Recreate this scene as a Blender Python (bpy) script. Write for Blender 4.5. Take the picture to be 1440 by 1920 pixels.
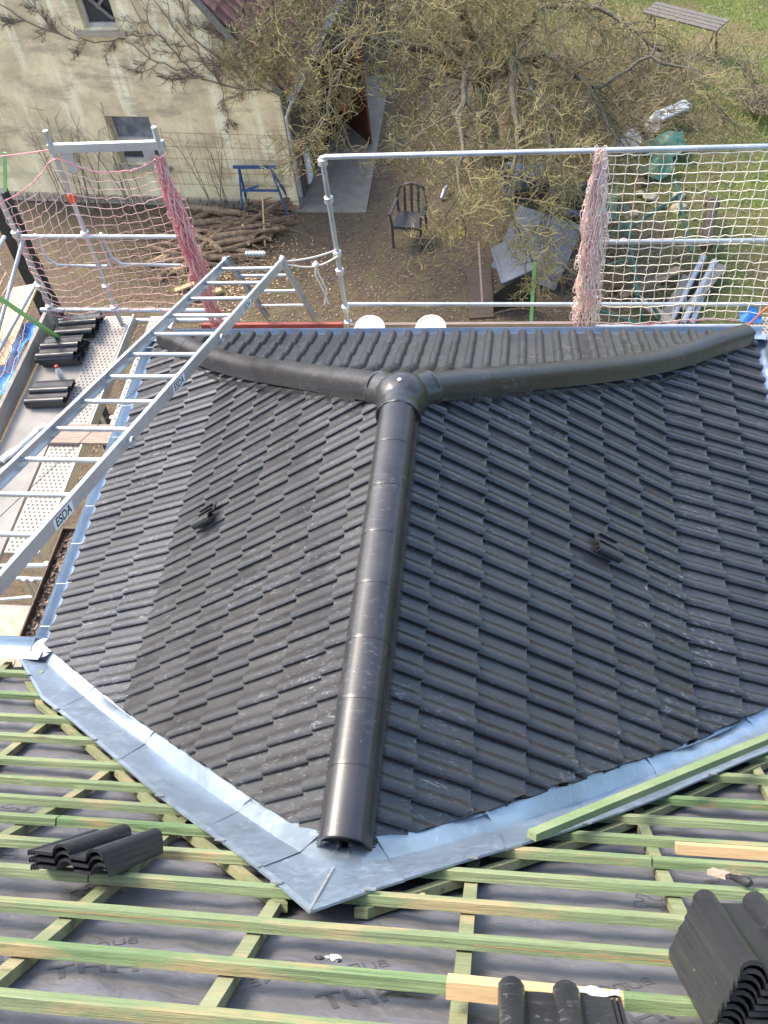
import bpy, bmesh, math, random
from mathutils import Vector, Matrix
for o in list(bpy.data.objects): bpy.data.objects.remove(o)
S = bpy.context.scene
COL = S.collection
R = math.radians
V = Vector
random.seed(7)

# ------------------------------------------------------------------ camera, sky, sun, exposure
CAM = V((0.6869, -3.3084, 5.8998)); PIT, YAW, ROL = 0.8912, -0.2175, -0.1488
fw = V((math.sin(YAW)*math.cos(PIT), math.cos(YAW)*math.cos(PIT), -math.sin(PIT)))
rt = V((math.cos(YAW), -math.sin(YAW), 0)); up = rt.cross(fw)
rt2 = rt*math.cos(ROL)+up*math.sin(ROL); up2 = up*math.cos(ROL)-rt*math.sin(ROL)
cd = bpy.data.cameras.new('camera'); cam = bpy.data.objects.new('camera', cd); COL.objects.link(cam)
cam.matrix_world = Matrix(((rt2.x, up2.x, -fw.x, CAM.x), (rt2.y, up2.y, -fw.y, CAM.y), (rt2.z, up2.z, -fw.z, CAM.z), (0, 0, 0, 1)))
cd.sensor_fit = 'HORIZONTAL'; cd.sensor_width = 36; cd.lens = 1792.6/1440*36; cd.clip_start = 0.05; cd.clip_end = 600
S.camera = cam
SUN_EL, SUN_AZ = 50, -62          # azimuth measured from +y towards +x
w = bpy.data.worlds.new('World'); S.world = w; w.use_nodes = True
nt = w.node_tree; bg = nt.nodes['Background']; sk = nt.nodes.new('ShaderNodeTexSky')
sk.sky_type = 'NISHITA'; sk.sun_disc = False; sk.sun_elevation = R(SUN_EL); sk.sun_rotation = R(SUN_AZ)
sk.air_density = 1.0; sk.dust_density = 2.6; sk.ozone_density = 0.9
nt.links.new(sk.outputs[0], bg.inputs[0]); bg.inputs[1].default_value = 0.15
ld = bpy.data.lights.new('sun', 'SUN'); sun = bpy.data.objects.new('sun', ld); COL.objects.link(sun)
ld.energy = 1.5; ld.angle = R(20); ld.color = (1, 0.90, 0.74)
sd = V((math.sin(R(SUN_AZ))*math.cos(R(SUN_EL)), math.cos(R(SUN_AZ))*math.cos(R(SUN_EL)), math.sin(R(SUN_EL))))
sun.rotation_euler = sd.to_track_quat('Z', 'Y').to_euler()
S.view_settings.view_transform = 'Standard'; S.view_settings.look = 'None'
S.view_settings.exposure = 1.85; S.view_settings.gamma = 1; S.view_settings.use_curve_mapping = False
S.render.engine = 'CYCLES'

# ------------------------------------------------------------------ materials
class NT:
    def __init__(s, name):
        s.m = bpy.data.materials.new(name); s.m.use_nodes = True; s.t = s.m.node_tree
        s.b = s.t.nodes['Principled BSDF']; s.pos = s.t.nodes.new('ShaderNodeNewGeometry').outputs['Position']
    def n(s, k): return s.t.nodes.new(k)
    def l(s, a, b): s.t.links.new(a, b)
    def mapped(s, scale=(1, 1, 1), rot=(0, 0, 0), src=None):
        m = s.n('ShaderNodeMapping'); m.inputs['Scale'].default_value = scale; m.inputs['Rotation'].default_value = rot
        s.l(src or s.pos, m.inputs[0]); return m.outputs[0]
    def noise(s, vec, scale, detail=4, rough=.6, dist=0):
        x = s.n('ShaderNodeTexNoise'); x.inputs['Scale'].default_value = scale; x.inputs['Detail'].default_value = detail
        x.inputs['Roughness'].default_value = rough; x.inputs['Distortion'].default_value = dist; s.l(vec, x.inputs['Vector']); return x.outputs[0]
    def ramp(s, f, stops):
        r = s.n('ShaderNodeValToRGB'); e = r.color_ramp.elements
        while len(e) < len(stops): e.new(.5)
        for i, (p, c) in enumerate(stops):
            e[i].position = p; e[i].color = (c, c, c, 1) if isinstance(c, (int, float)) else (*c, 1)
        s.l(f, r.inputs[0]); return r.outputs[0]
    def mix(s, f, a, b, mode='MIX'):
        m = s.n('ShaderNodeMix'); m.data_type = 'RGBA'; m.blend_type = mode
        for v, i in ((f, 0), (a, 6), (b, 7)):
            if hasattr(v, 'links'): s.l(v, m.inputs[i])
            elif i == 0: m.inputs[0].default_value = v
            else: m.inputs[i].default_value = (*v, 1)
        return m.outputs[2]
    def math(s, op, a, b=0):
        m = s.n('ShaderNodeMath'); m.operation = op
        for i, v in enumerate((a, b)):
            if hasattr(v, 'links'): s.l(v, m.inputs[i])
            else: m.inputs[i].default_value = v
        return m.outputs[0]
    def rand(s): return s.n('ShaderNodeObjectInfo').outputs['Random']
    def sep(s):
        x = s.n('ShaderNodeSeparateXYZ'); s.l(s.pos, x.inputs[0]); return x.outputs
    def out(s, col=None, rough=None, metal=None, bump=None, bstr=.3, bdist=.01):
        for v, k in ((col, 'Base Color'), (rough, 'Roughness'), (metal, 'Metallic')):
            if v is None: continue
            if hasattr(v, 'links'): s.l(v, s.b.inputs[k])
            elif k == 'Base Color': s.b.inputs[k].default_value = (*v, 1)
            else: s.b.inputs[k].default_value = v
        if bump is not None:
            bp = s.n('ShaderNodeBump'); bp.inputs['Strength'].default_value = bstr; bp.inputs['Distance'].default_value = bdist
            s.l(bump, bp.inputs['Height']); s.l(bp.outputs[0], s.b.inputs['Normal'])
        return s.m

def plain(name, c1, c2, scale=8, rough=.6, metal=0, stretch=(1, 1, 1), bstr=.15, rvar=.0, bdist=.01):
    t = NT(name); v = t.mapped(stretch); n = t.noise(v, scale)
    col = t.mix(t.ramp(n, [(.3, 0.), (.7, 1.)]), c1, c2)
    if rvar: col = t.mix(t.math('MULTIPLY', t.rand(), rvar), col, (0.02, 0.02, 0.02))
    return t.out(col, rough, metal, n, bstr, bdist)

def mk_tile(name, scuff, dark=1.0):
    t = NT(name)
    n1 = t.noise(t.pos, 3.0, 5); n2 = t.noise(t.pos, 160, 2)
    base = t.mix(t.ramp(n1, [(.3, 0.), (.7, 1.)]), (.017*dark, .018*dark, .021*dark), (.033*dark, .034*dark, .039*dark))
    base = t.mix(t.math('MULTIPLY', t.rand(), .5), base, (.040*dark, .039*dark, .041*dark))
    st = t.noise(t.mapped((14, 40, 14), (0, 0, .3)), 1.0, 6, .7, 1.5)
    big = t.noise(t.pos, 1.1, 3)
    f = t.math('MULTIPLY', t.ramp(st, [(.56, 0.), (.70, 1.)]), t.ramp(big, [(.40, 0.), (.62, 1.)]))
    col = t.mix(t.math('MULTIPLY', f, scuff), base, (.42, .43, .46))
    sp = t.n('ShaderNodeTexVoronoi'); sp.inputs['Scale'].default_value = 22; t.l(t.pos, sp.inputs['Vector'])
    d = t.math('MULTIPLY', t.ramp(sp.outputs['Distance'], [(.0, 1.), (.085, 0.)]), t.ramp(t.noise(t.pos, 9, 2), [(.5, 0.), (.6, 1.)]))
    col = t.mix(t.math('MULTIPLY', d, .8), col, (.55, .55, .55))
    rg = t.ramp(n1, [(.3, .25), (.7, .40)])
    return t.out(col, rg, 0, n2, .12, .003)
M = {}
M['tile'] = mk_tile('tile_concrete', .5)
M['tile_loose'] = mk_tile('tile_concrete_loose', .25, .9)
M['ridge'] = mk_tile('ridge_concrete', .3, .85)
M['dark_plastic'] = plain('dark_plastic', (.018, .018, .019), (.03, .03, .032), 20, .38)
M['bristle'] = plain('bristle', (.008, .008, .008), (.015, .015, .015), 20, .7)

def mk_zinc(name, tint, rough, streak, dent=.0):
    t = NT(name)
    n = t.noise(t.pos, 2.2, 5); f = t.noise(t.mapped((60, 3, 60), (0, 0, .8)), 1, 3)
    sc = t.noise(t.mapped((30, 5, 30), (0, 0, -.5)), 1.0, 4, .6, 2); b = t.noise(t.pos, 5.5, 3, .5); sm = t.noise(t.pos, 14, 5, .7, .6)
    col = t.mix(t.ramp(n, [(.3, 0.), (.7, 1.)]), tint, tuple(x*.70 for x in tint))
    col = t.mix(t.math('MULTIPLY', t.ramp(sm, [(.55, 0.), (.7, 1.)]), .35), col, tuple(min(1, x*1.35) for x in tint))
    col = t.mix(t.math('MULTIPLY', t.ramp(sc, [(.66, 0.), (.74, 1.)]), streak), col, (.85, .87, .88))
    r = t.ramp(t.math('ADD', t.math('MULTIPLY', f, .4), t.math('MULTIPLY', sm, .6)), [(.3, rough-.12), (.7, rough+.14)])
    return t.out(col, r, .75, t.math('ADD', n, t.math('MULTIPLY', b, 1.2)), .05+dent, .02)
M['zinc'] = mk_zinc('zinc_sheet', (.41, .50, .60), .42, .6, .05)
M['zinc_old'] = mk_zinc('zinc_weathered', (.62, .62, .60), .5, .5)
M['galv'] = mk_zinc('galvanised_steel', (.52, .55, .57), .45, .3)
M['alu'] = mk_zinc('aluminium', (.70, .71, .72), .36, .3)

def mk_batten(name, g1, g2, raw, rawth):
    t = NT(name)
    lng = t.noise(t.mapped((1.6, 75, 75)), 1.0, 6, .65, .5); blot = t.noise(t.mapped((1.5, 6, 6)), 1.3, 4)
    wav = t.n('ShaderNodeTexWave'); wav.wave_type = 'RINGS'; wav.inputs['Scale'].default_value = 6; wav.inputs['Distortion'].default_value = 6
    wav.inputs['Detail'].default_value = 3; t.l(t.mapped((.35, 9, 9)), wav.inputs[0])
    col = t.mix(t.ramp(lng, [(.34, 0.), (.64, 1.)]), g1, g2)
    tone = t.noise(t.mapped((.9, 3.1, 3.1)), 1.0, 2)
    col = t.mix(t.ramp(tone, [(.45, .0), (.66, .65)]), col, tuple(lerp_(a, b, .6) for a, b in zip(g2, (.42, .40, .24))))
    col = t.mix(t.math('MULTIPLY', t.ramp(wav.outputs[1], [(.25, 1.), (.7, 0.)]), .42), col, tuple(x*.45 for x in g1))
    col = t.mix(t.math('MULTIPLY', t.ramp(blot, [(rawth, 0.), (rawth+.12, 1.)]), .85), col, raw)
    col = t.mix(t.math('MULTIPLY', t.rand(), .45), col, (.27, .28, .16))
    kn = t.n('ShaderNodeTexVoronoi'); kn.inputs['Scale'].default_value = 1; t.l(t.mapped((1.9, 8, 8)), kn.inputs['Vector'])
    col = t.mix(t.ramp(kn.outputs['Distance'], [(.03, .9), (.14, 0.)]), col, (.09, .06, .03))
    dirt = t.noise(t.mapped((9, 30, 30)), 1.0, 5, .8)
    col = t.mix(t.math('MULTIPLY', t.ramp(dirt, [(.58, 0.), (.74, 1.)]), .5), col, (.10, .09, .06))
    return t.out(col, .8, 0, t.math('ADD', lng, dirt), .6, .008)
def lerp_(a, b, t): return a+(b-a)*t
M['batten'] = mk_batten('green_batten', (.075, .15, .055), (.18, .27, .115), (.36, .245, .12), .55)
M['counter'] = mk_batten('green_counter_batten', (.12, .15, .06), (.22, .235, .115), (.31, .23, .125), .53)
M['board_green'] = mk_batten('green_board', (.065, .18, .055), (.13, .26, .095), (.22, .28, .14), .6)
M['rawwood'] = plain('raw_wood', (.44, .29, .14), (.54, .39, .21), 4, .7, 0, (2, 30, 30))
M['oldwood'] = plain('weathered_wood', (.26, .19, .14), (.42, .33, .26), 3, .8, 0, (2, 25, 25), .3)
M['greywood'] = plain('grey_wood', (.12, .105, .09), (.26, .235, .20), 3, .85, 0, (8, 20, 8), .3)
M['oldgrey'] = plain('pale_grey_wood', (.24, .22, .195), (.38, .35, .31), 3, .85, 0, (20, 3, 20), .25)
M['benchwood'] = plain('dark_bench_wood', (.075, .07, .058), (.17, .155, .13), 3, .85, 0, (6, 12, 8), .3)
M['redboard'] = plain('red_painted_wood', (.22, .035, .028), (.36, .075, .06), 3, .6, 0, (2, 25, 10), .2)
M['greenstake'] = plain('bright_green_wood', (.18, .44, .12), (.28, .52, .2), 4, .65)
M['bark'] = plain('log_bark', (.10, .065, .04), (.30, .21, .13), 14, .9, 0, (1, 1, 1), .5)
M['logend'] = plain('cut_wood', (.55, .36, .19), (.68, .48, .28), 10, .8)

def mk_membrane():
    t = NT('roof_membrane')
    n = t.noise(t.mapped((1.3, 3, 3)), 3.0, 6, .65, .6); f = t.noise(t.pos, 90, 3)
    w_ = t.noise(t.mapped((2.4, 4.2, 4.2), (0, 0, .2)), 2.6, 3, .5, .5)
    col = t.mix(t.ramp(n, [(.3, 0.), (.72, 1.)]), (.092, .091, .098), (.145, .143, .155))
    du = t.noise(t.mapped((5, 12, 12)), 1.0, 5, .7, 1.0)
    col = t.mix(t.math('MULTIPLY', t.ramp(du, [(.6, 0.), (.8, 1.)]), .3), col, (.32, .32, .34))
    h = t.math('ADD', t.math('MULTIPLY', f, .06), w_)
    return t.out(col, .5, 0, h, .6, .03)
M['membrane'] = mk_membrane()
M['print'] = plain('membrane_print', (.062, .061, .067), (.088, .087, .094), 8, .55)

def mk_plaster():
    t = NT('old_plaster')
    b = t.noise(t.pos, 1.1, 6, .65, .3); s = t.noise(t.mapped((3.2, 3.2, .35)), 1.2, 4, .6); f = t.noise(t.pos, 26, 4)
    e = t.noise(t.mapped((.8, .8, 2.6)), 1.3, 5, .7)
    col = t.mix(t.ramp(b, [(.36, 0.), (.62, 1.)]), (.58, .45, .26), (.92, .76, .45))
    col = t.mix(t.math('MULTIPLY', t.ramp(s, [(.52, 0.), (.62, 1.)]), .85), col, (.98, .88, .58))
    col = t.mix(t.math('MULTIPLY', t.ramp(e, [(.50, 0.), (.64, 1.)]), .7), col, (.42, .32, .20))
    z = t.sep()[2]
    zz = t.math('ADD', z, t.math('MULTIPLY', b, .9))
    low = t.ramp(t.math('MULTIPLY', t.math('ADD', zz, 4.2), .25), [(.12, 1.), (.36, 0.)])
    col = t.mix(t.math('MULTIPLY', low, .6), col, (.92, .79, .46))
    col = t.mix(t.math('MULTIPLY', t.ramp(f, [(.58, 0.), (.75, 1.)]), .25), col, (.28, .24, .18))
    return t.out(col, .9, 0, t.math('ADD', f, b), .35, .02)
M['plaster'] = mk_plaster()
M['brick'] = plain('plinth_brick', (.34, .17, .10), (.50, .31, .20), 6, .85)
M['stone'] = plain('plinth_stone', (.30, .25, .18), (.46, .39, .27), 6, .9)
M['concrete'] = plain('concrete', (.19, .16, .12), (.29, .245, .185), 5, .9, 0, (1, 1, 1), .25)
M['rooftile_red'] = plain('old_red_tile', (.15, .065, .05), (.34, .15, .10), 7, .8, 0, (1, 1, 1), .3, .5)
M['glass'] = plain('window_glass', (.03, .035, .04), (.06, .065, .07), 3, .08)
M['pane_reflection'] = plain('window_pane_reflection', (.08, .085, .095), (.30, .31, .33), 4, .12)  # grey-white reflection painted into the pane colour
M['frame_wood'] = plain('old_window_frame', (.36, .32, .26), (.55, .50, .42), 12, .75)
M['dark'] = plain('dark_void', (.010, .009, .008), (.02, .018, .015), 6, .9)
M['brown_door'] = plain('brown_door_paint', (.09, .03, .016), (.14, .052, .026), 5, .55)
M['darkwood'] = plain('dark_weathered_boards', (.045, .03, .022), (.11, .075, .055), 5, .8, 0, (6, 6, .6), .4)
M['white'] = plain('white_plastic', (.74, .74, .71), (.82, .82, .79), 6, .4)
M['cream'] = plain('cream_plastic', (.70, .66, .48), (.78, .75, .58), 6, .45)
M['black'] = plain('black_rubber', (.012, .012, .013), (.03, .03, .03), 9, .6)
M['steel_perf'] = plain('perforated_steel', (.36, .33, .28), (.50, .46, .395), 10, .7, .1)
M['ply'] = plain('weathered_plywood', (.27, .25, .22), (.40, .37, .325), 3, .85, 0, (1, 1, 1), .2)
M['tarp'] = plain('blue_tarpaulin', (.02, .20, .62), (.06, .32, .78), 3, .45, 0, (1, 1, 1), .5, 0, .04)
M['osb'] = plain('chipboard', (.50, .33, .18), (.66, .48, .29), 30, .8)
M['net_pink'] = plain('net_cord_faded_pink', (.70, .36, .31), (.80, .58, .50), 6, .8)
M['net_white'] = plain('net_cord_white', (.72, .63, .46), (.82, .75, .60), 6, .8)
M['net_bund'] = plain('net_cord_pale_pink', (.78, .52, .52), (.86, .74, .70), 6, .8)
M['net_red'] = plain('net_cord_red', (.62, .17, .19), (.75, .38, .38), 9, .8)
M['rope'] = plain('rope_white', (.62, .55, .44), (.75, .69, .58), 40, .85)
M['cable'] = plain('orange_cable', (.62, .13, .05), (.7, .2, .09), 6, .5)
M['orange'] = plain('orange_plastic', (.75, .09, .03), (.8, .12, .04), 6, .4)
M['blue_paint'] = plain('blue_painted_steel', (.02, .06, .16), (.05, .11, .24), 9, .55)
M['green_tube'] = plain('green_painted_tube', (.012, .07, .05), (.03, .12, .085), 9, .5)
M['green_sheet'] = plain('green_plastic_sheet', (.02, .10, .07), (.07, .20, .14), 6, .5)
M['anthracite'] = plain('anthracite_plastic', (.030, .028, .030), (.05, .047, .05), 9, .5)
M['greysheet'] = plain('blue_grey_panel', (.06, .08, .11), (.15, .175, .21), 2.5, .5, .1)
M['pipe'] = plain('grey_pipe', (.27, .29, .31), (.40, .42, .44), 3, .5)
M['red'] = plain('red_plastic', (.55, .04, .03), (.65, .08, .05), 6, .4)
M['yellow'] = plain('yellow_plastic', (.70, .50, .03), (.75, .58, .06), 6, .5)
M['soil'] = plain('old_leaf_debris', (.035, .025, .018), (.16, .12, .085), 30, .95, 0, (1, 1, 1), .8)
M['sand'] = plain('sand_deposit', (.36, .29, .21), (.48, .41, .32), 14, .95, 0, (1, 1, 1), .5)
M['rust'] = plain('rusty_steel', (.06, .04, .03), (.12, .08, .055), 12, .7)
M['lab_black'] = plain('label_black', (.02, .02, .02), (.03, .03, .03), 5, .5)
M['bottle'] = plain('clear_plastic', (.62, .62, .60), (.72, .72, .70), 9, .15)
M['film'] = plain('clear_film', (.36, .39, .41), (.50, .53, .55), 9, .3)
M['chalk'] = plain('red_chalk', (.42, .14, .06), (.40, .24, .10), 30, .8)
M['cardboard'] = plain('brown_paper', (.36, .24, .15), (.45, .32, .21), 9, .8)

def mk_ground():
    t = NT('garden_ground')
    x, y, z = t.sep()
    big = t.noise(t.pos, .55, 5, .6, .3); mid = t.noise(t.pos, 2.6, 6, .7); fine = t.noise(t.pos, 22, 5, .75)
    soil = t.mix(t.ramp(fine, [(.32, 0.), (.7, 1.)]), (.055, .038, .025), (.19, .132, .085))
    soil = t.mix(t.math('MULTIPLY', t.ramp(mid, [(.45, 0.), (.62, 1.)]), .65), soil, (.15, .13, .055))
    moss = t.mix(t.ramp(fine, [(.3, 0.), (.7, 1.)]), (.06, .09, .015), (.19, .215, .045))
    moss = t.mix(t.math('MULTIPLY', t.ramp(mid, [(.45, 0.), (.7, 1.)]), .7), moss, (.055, .10, .015))
    moss = t.mix(t.math('MULTIPLY', t.ramp(big, [(.46, 0.), (.60, 1.)]), .75), moss, (.17, .125, .06))
    gx = t.math('ADD', t.math('ADD', t.math('MULTIPLY', x, .22), t.math('MULTIPLY', y, .045)), t.math('MULTIPLY', big, 1.5))
    f = t.ramp(t.math('MULTIPLY', gx, .5), [(.80, 0.), (.97, 1.)])
    return t.out(t.mix(f, soil, moss), .95, 0, t.math('ADD', fine, mid), .9, .05)
M['ground'] = mk_ground()
def mk_leafy(name, cols, rough=.85):
    t = NT(name); f = t.noise(t.pos, 37, 2)
    return t.out(t.ramp(f, [(.25+.5*i/(len(cols)-1), c) for i, c in enumerate(cols)]), rough)
M['twig'] = mk_leafy('lichen_twigs', [(.06, .05, .03), (.22, .195, .115), (.29, .24, .075), (.13, .11, .07), (.36, .33, .225)])
M['limb'] = mk_leafy('lichen_limbs', [(.055, .048, .03), (.12, .105, .07), (.20, .18, .125)])
M['twig_brown'] = mk_leafy('brown_twigs', [(.11, .085, .05), (.22, .175, .11), (.17, .145, .09)])
M['twig_wall'] = mk_leafy('grey_brown_stems', [(.14, .11, .08), (.24, .19, .13)])
M['grass'] = mk_leafy('grass_blades', [(.05, .085, .012), (.15, .185, .035), (.07, .12, .02), (.21, .20, .06)])
M['leaf'] = mk_leafy('dead_leaves', [(.08, .045, .028), (.20, .13, .085), (.33, .25, .18), (.13, .08, .05)])
M['evergreen'] = mk_leafy('dark_leaves', [(.03, .06, .015), (.07, .12, .03), (.05, .08, .02)])

# ------------------------------------------------------------------ geometry helpers
class MB:
    def __init__(s): s.v = []; s.f = []
    def add(s, vs, fs):
        b = len(s.v); s.v += [tuple(v) for v in vs]; s.f += [tuple(i+b for i in f) for f in fs]; return s
    def obox(s, c, ax, ay, az):      # centre and three half-axis vectors
        c, ax, ay, az = V(c), V(ax), V(ay), V(az)
        vs = [c+ax*i+ay*j+az*k for k in (-1, 1) for j in (-1, 1) for i in (-1, 1)]
        return s.add(vs, [(0, 2, 3, 1), (4, 5, 7, 6), (0, 1, 5, 4), (2, 6, 7, 3), (0, 4, 6, 2), (1, 3, 7, 5)])
    def box(s, x0, x1, y0, y1, z0, z1):
        return s.obox(((x0+x1)/2, (y0+y1)/2, (z0+z1)/2), ((x1-x0)/2, 0, 0), (0, (y1-y0)/2, 0), (0, 0, (z1-z0)/2))
    def bar(s, a, b, wd, ht, n=(0, 0, 1)):   # beam from a to b, ht along n
        a, b = V(a), V(b); d = (b-a); L = d.length; d.normalize(); n = V(n); sd_ = d.cross(n).normalized(); n = sd_.cross(d)
        return s.obox((a+b)/2, d*L/2, sd_*wd/2, n*ht/2)
    def tube(s, pts, r, n=6, caps=True):
        pts = [V(p) for p in pts]; m = len(pts); b = len(s.v)
        rr = r if isinstance(r, (list, tuple)) else [r]*m
        d0 = (pts[1]-pts[0]).normalized(); ref = d0.orthogonal().normalized()
        for i, p in enumerate(pts):
            d = (pts[min(i+1, m-1)]-pts[max(i-1, 0)])
            d = d.normalized() if d.length > 1e-9 else d0
            ref = (ref-d*ref.dot(d)); ref = ref.normalized() if ref.length > 1e-6 else d.orthogonal().normalized()
            q = d.cross(ref)
            for k in range(n):
                a = 2*math.pi*k/n; s.v.append(tuple(p+(ref*math.cos(a)+q*math.sin(a))*rr[i]))
        for i in range(m-1):
            for k in range(n):
                k2 = (k+1) % n; s.f.append((b+i*n+k, b+i*n+k2, b+(i+1)*n+k2, b+(i+1)*n+k))
        if caps and n > 2:
            s.f.append(tuple(b+k for k in range(n-1, -1, -1))); s.f.append(tuple(b+(m-1)*n+k for k in range(n)))
        return s
    def lathe(s, o, prof, n=20, ax=(0, 0, 1)):   # prof: (radius, height)
        o, ax = V(o), V(ax).normalized(); e1 = ax.orthogonal().normalized(); e2 = ax.cross(e1); b = len(s.v)
        for r, h in prof:
            for k in range(n):
                a = 2*math.pi*k/n; s.v.append(tuple(o+ax*h+(e1*math.cos(a)+e2*math.sin(a))*r))
        for i in range(len(prof)-1):
            for k in range(n):
                k2 = (k+1) % n; s.f.append((b+i*n+k, b+i*n+k2, b+(i+1)*n+k2, b+(i+1)*n+k))
        s.f.append(tuple(b+k for k in range(n-1, -1, -1))); s.f.append(tuple(b+(len(prof)-1)*n+k for k in range(n)))
        return s
    def grid(s, fn, nu, nv):
        b = len(s.v)
        for j in range(nv+1):
            for i in range(nu+1): s.v.append(tuple(fn(i/nu, j/nv)))
        for j in range(nv):
            for i in range(nu):
                a = b+j*(nu+1)+i; s.f.append((a, a+1, a+nu+2, a+nu+1))
        return s
    def mesh(s, name, mat=None, smooth=None):
        me = bpy.data.meshes.new(name); me.from_pydata(s.v, [], s.f); me.update()
        if mat: me.materials.append(M[mat] if isinstance(mat, str) else mat)
        if smooth is not None:
            for p in me.polygons: p.use_smooth = True
            me.set_sharp_from_angle(angle=R(smooth))
        return me
    def build(s, name, mat, parent=None, smooth=None, **kw):
        return obj(name, s.mesh(name, mat, smooth), parent, **kw)

def obj(name, me, parent=None, mw=None, label=None, cat=None, group=None, kind=None):
    o = bpy.data.objects.new(name, me); COL.objects.link(o)
    if mw is not None: o.matrix_world = mw
    if parent is not None:
        o.parent = parent; o.matrix_parent_inverse = parent_inv[parent.name]
    tag(o, label, cat, group, kind); return o
def tag(o, label=None, cat=None, group=None, kind=None):
    for k, v in (('label', label), ('category', cat), ('group', group), ('kind', kind)):
        if v: o[k] = v
    return o
class _PI(dict):
    def __missing__(s, k): return Matrix.Identity(4)
parent_inv = _PI()
def thing(name, loc, label, cat, group=None, kind=None):
    o = bpy.data.objects.new(name, None); COL.objects.link(o); o.location = loc; o.empty_display_size = .2
    parent_inv[o.name] = Matrix.Translation(-V(loc)); tag(o, label, cat, group, kind); return o
def frame(o, ex, ey, ez):
    ex, ey, ez, o = V(ex), V(ey), V(ez), V(o)
    return Matrix(((ex.x, ey.x, ez.x, o.x), (ex.y, ey.y, ez.y, o.y), (ex.z, ey.z, ez.z, o.z), (0, 0, 0, 1)))
def lerp(a, b, t): return a+(b-a)*t
def interp(x, xs, ys):
    if x <= xs[0]: return ys[0]+(ys[1]-ys[0])*(x-xs[0])/(xs[1]-xs[0])
    for i in range(len(xs)-1):
        if x <= xs[i+1] or i == len(xs)-2: return ys[i]+(ys[i+1]-ys[i])*(x-xs[i])/(xs[i+1]-xs[i])
def jit(a): return random.uniform(-a, a)
def text_mesh(body, size, mat, ext=0.0, bold=False):
    c = bpy.data.curves.new('lettering', 'FONT'); c.body = body; c.size = size; c.extrude = ext; c.offset = size*.02 if bold else 0; c.align_x = 'CENTER'; c.align_y = 'CENTER'
    o = bpy.data.objects.new('lettering', c); COL.objects.link(o); dg = bpy.context.evaluated_depsgraph_get()
    me = bpy.data.meshes.new_from_object(o.evaluated_get(dg)); bpy.data.objects.remove(o); bpy.data.curves.remove(c)
    me.materials.clear(); me.materials.append(M[mat]); return me

# ------------------------------------------------------------------ roof profiles (metres; z = 0 at the eaves)
GZ = -4.2                                    # garden level
HW, XB, ZB, HP, YF = 2.75, 1.813, .459, 1.937, 3.478
YA = YF-HW                                   # ridge end over the hip
SF, SS = ZB/(HW-XB), (HP-ZB)/XB              # flare and steep slope of the tiled wing
def zcross(d): return d*SF if d < HW-XB else ZB+(d-(HW-XB))*SS
MY = [.10, .24, .50, .76, .99, 1.23, 1.44, 1.64, 4.64]; MZ = [-.03, .07, .26, .46, .68, .90, 1.15, 1.41, 1.41+3*1.369]
def zmain(y): return interp(-y, MY, MZ)
def ymain(z): return -interp(z, MZ, MY)
def xval(z): return HW-z/SF if z < ZB else XB-(z-ZB)/SS
def nmain(y):
    e = .02; s = (zmain(y-e)-zmain(y+e))/(2*e); return V((0, s, 1)).normalized()
TA = 1.369; CA = 1/math.hypot(1, TA); SA = TA*CA
def onmain(x, v, off=0):                     # on the steep part of the main roof, v along the slope
    k = HW-XB; return V((x, -k-v*CA, ZB+v*SA))+V((0, SA, CA))*off
EXM, EVM, ENM = V((1, 0, 0)), V((0, -CA, SA)), V((0, SA, CA))

# ------------------------------------------------------------------ ground and path
def gfn(u, v):
    x, y = lerp(-150, 150, u), lerp(-150, 150, v)
    return (x, y, GZ)
g = MB().grid(gfn, 2, 2); g.build('ground', 'ground', kind='structure', label='garden ground of bare soil, leaf litter and mossy lawn')
m = MB(); m.add([(-3.5, 11.62, GZ), (-2.1, 11.55, GZ), (-2.15, 16.5, GZ), (-3.3, 16.5, GZ), (-3.5, 11.62, GZ+.03), (-2.1, 11.55, GZ+.03), (-2.15, 16.5, GZ+.03), (-3.3, 16.5, GZ+.03)],
      [(4, 5, 6, 7), (0, 1, 5, 4), (1, 2, 6, 5), (2, 3, 7, 6), (3, 0, 4, 7)])
m.build('concrete_path', 'concrete', kind='structure', label='worn concrete path along the side of the old barn')

# ------------------------------------------------------------------ house walls below the roofs
hs = thing('house', (0, 0, GZ), 'plastered house body under the dark tiled roof', 'house')
MB().box(-2.45, 2.45, -2.2, 3.18, GZ, -.12).build('wall', 'plaster', hs)
MB().box(-4.6, 4.6, -6.5, -.35, GZ, -.14).build('wall', 'plaster', hs)

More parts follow.
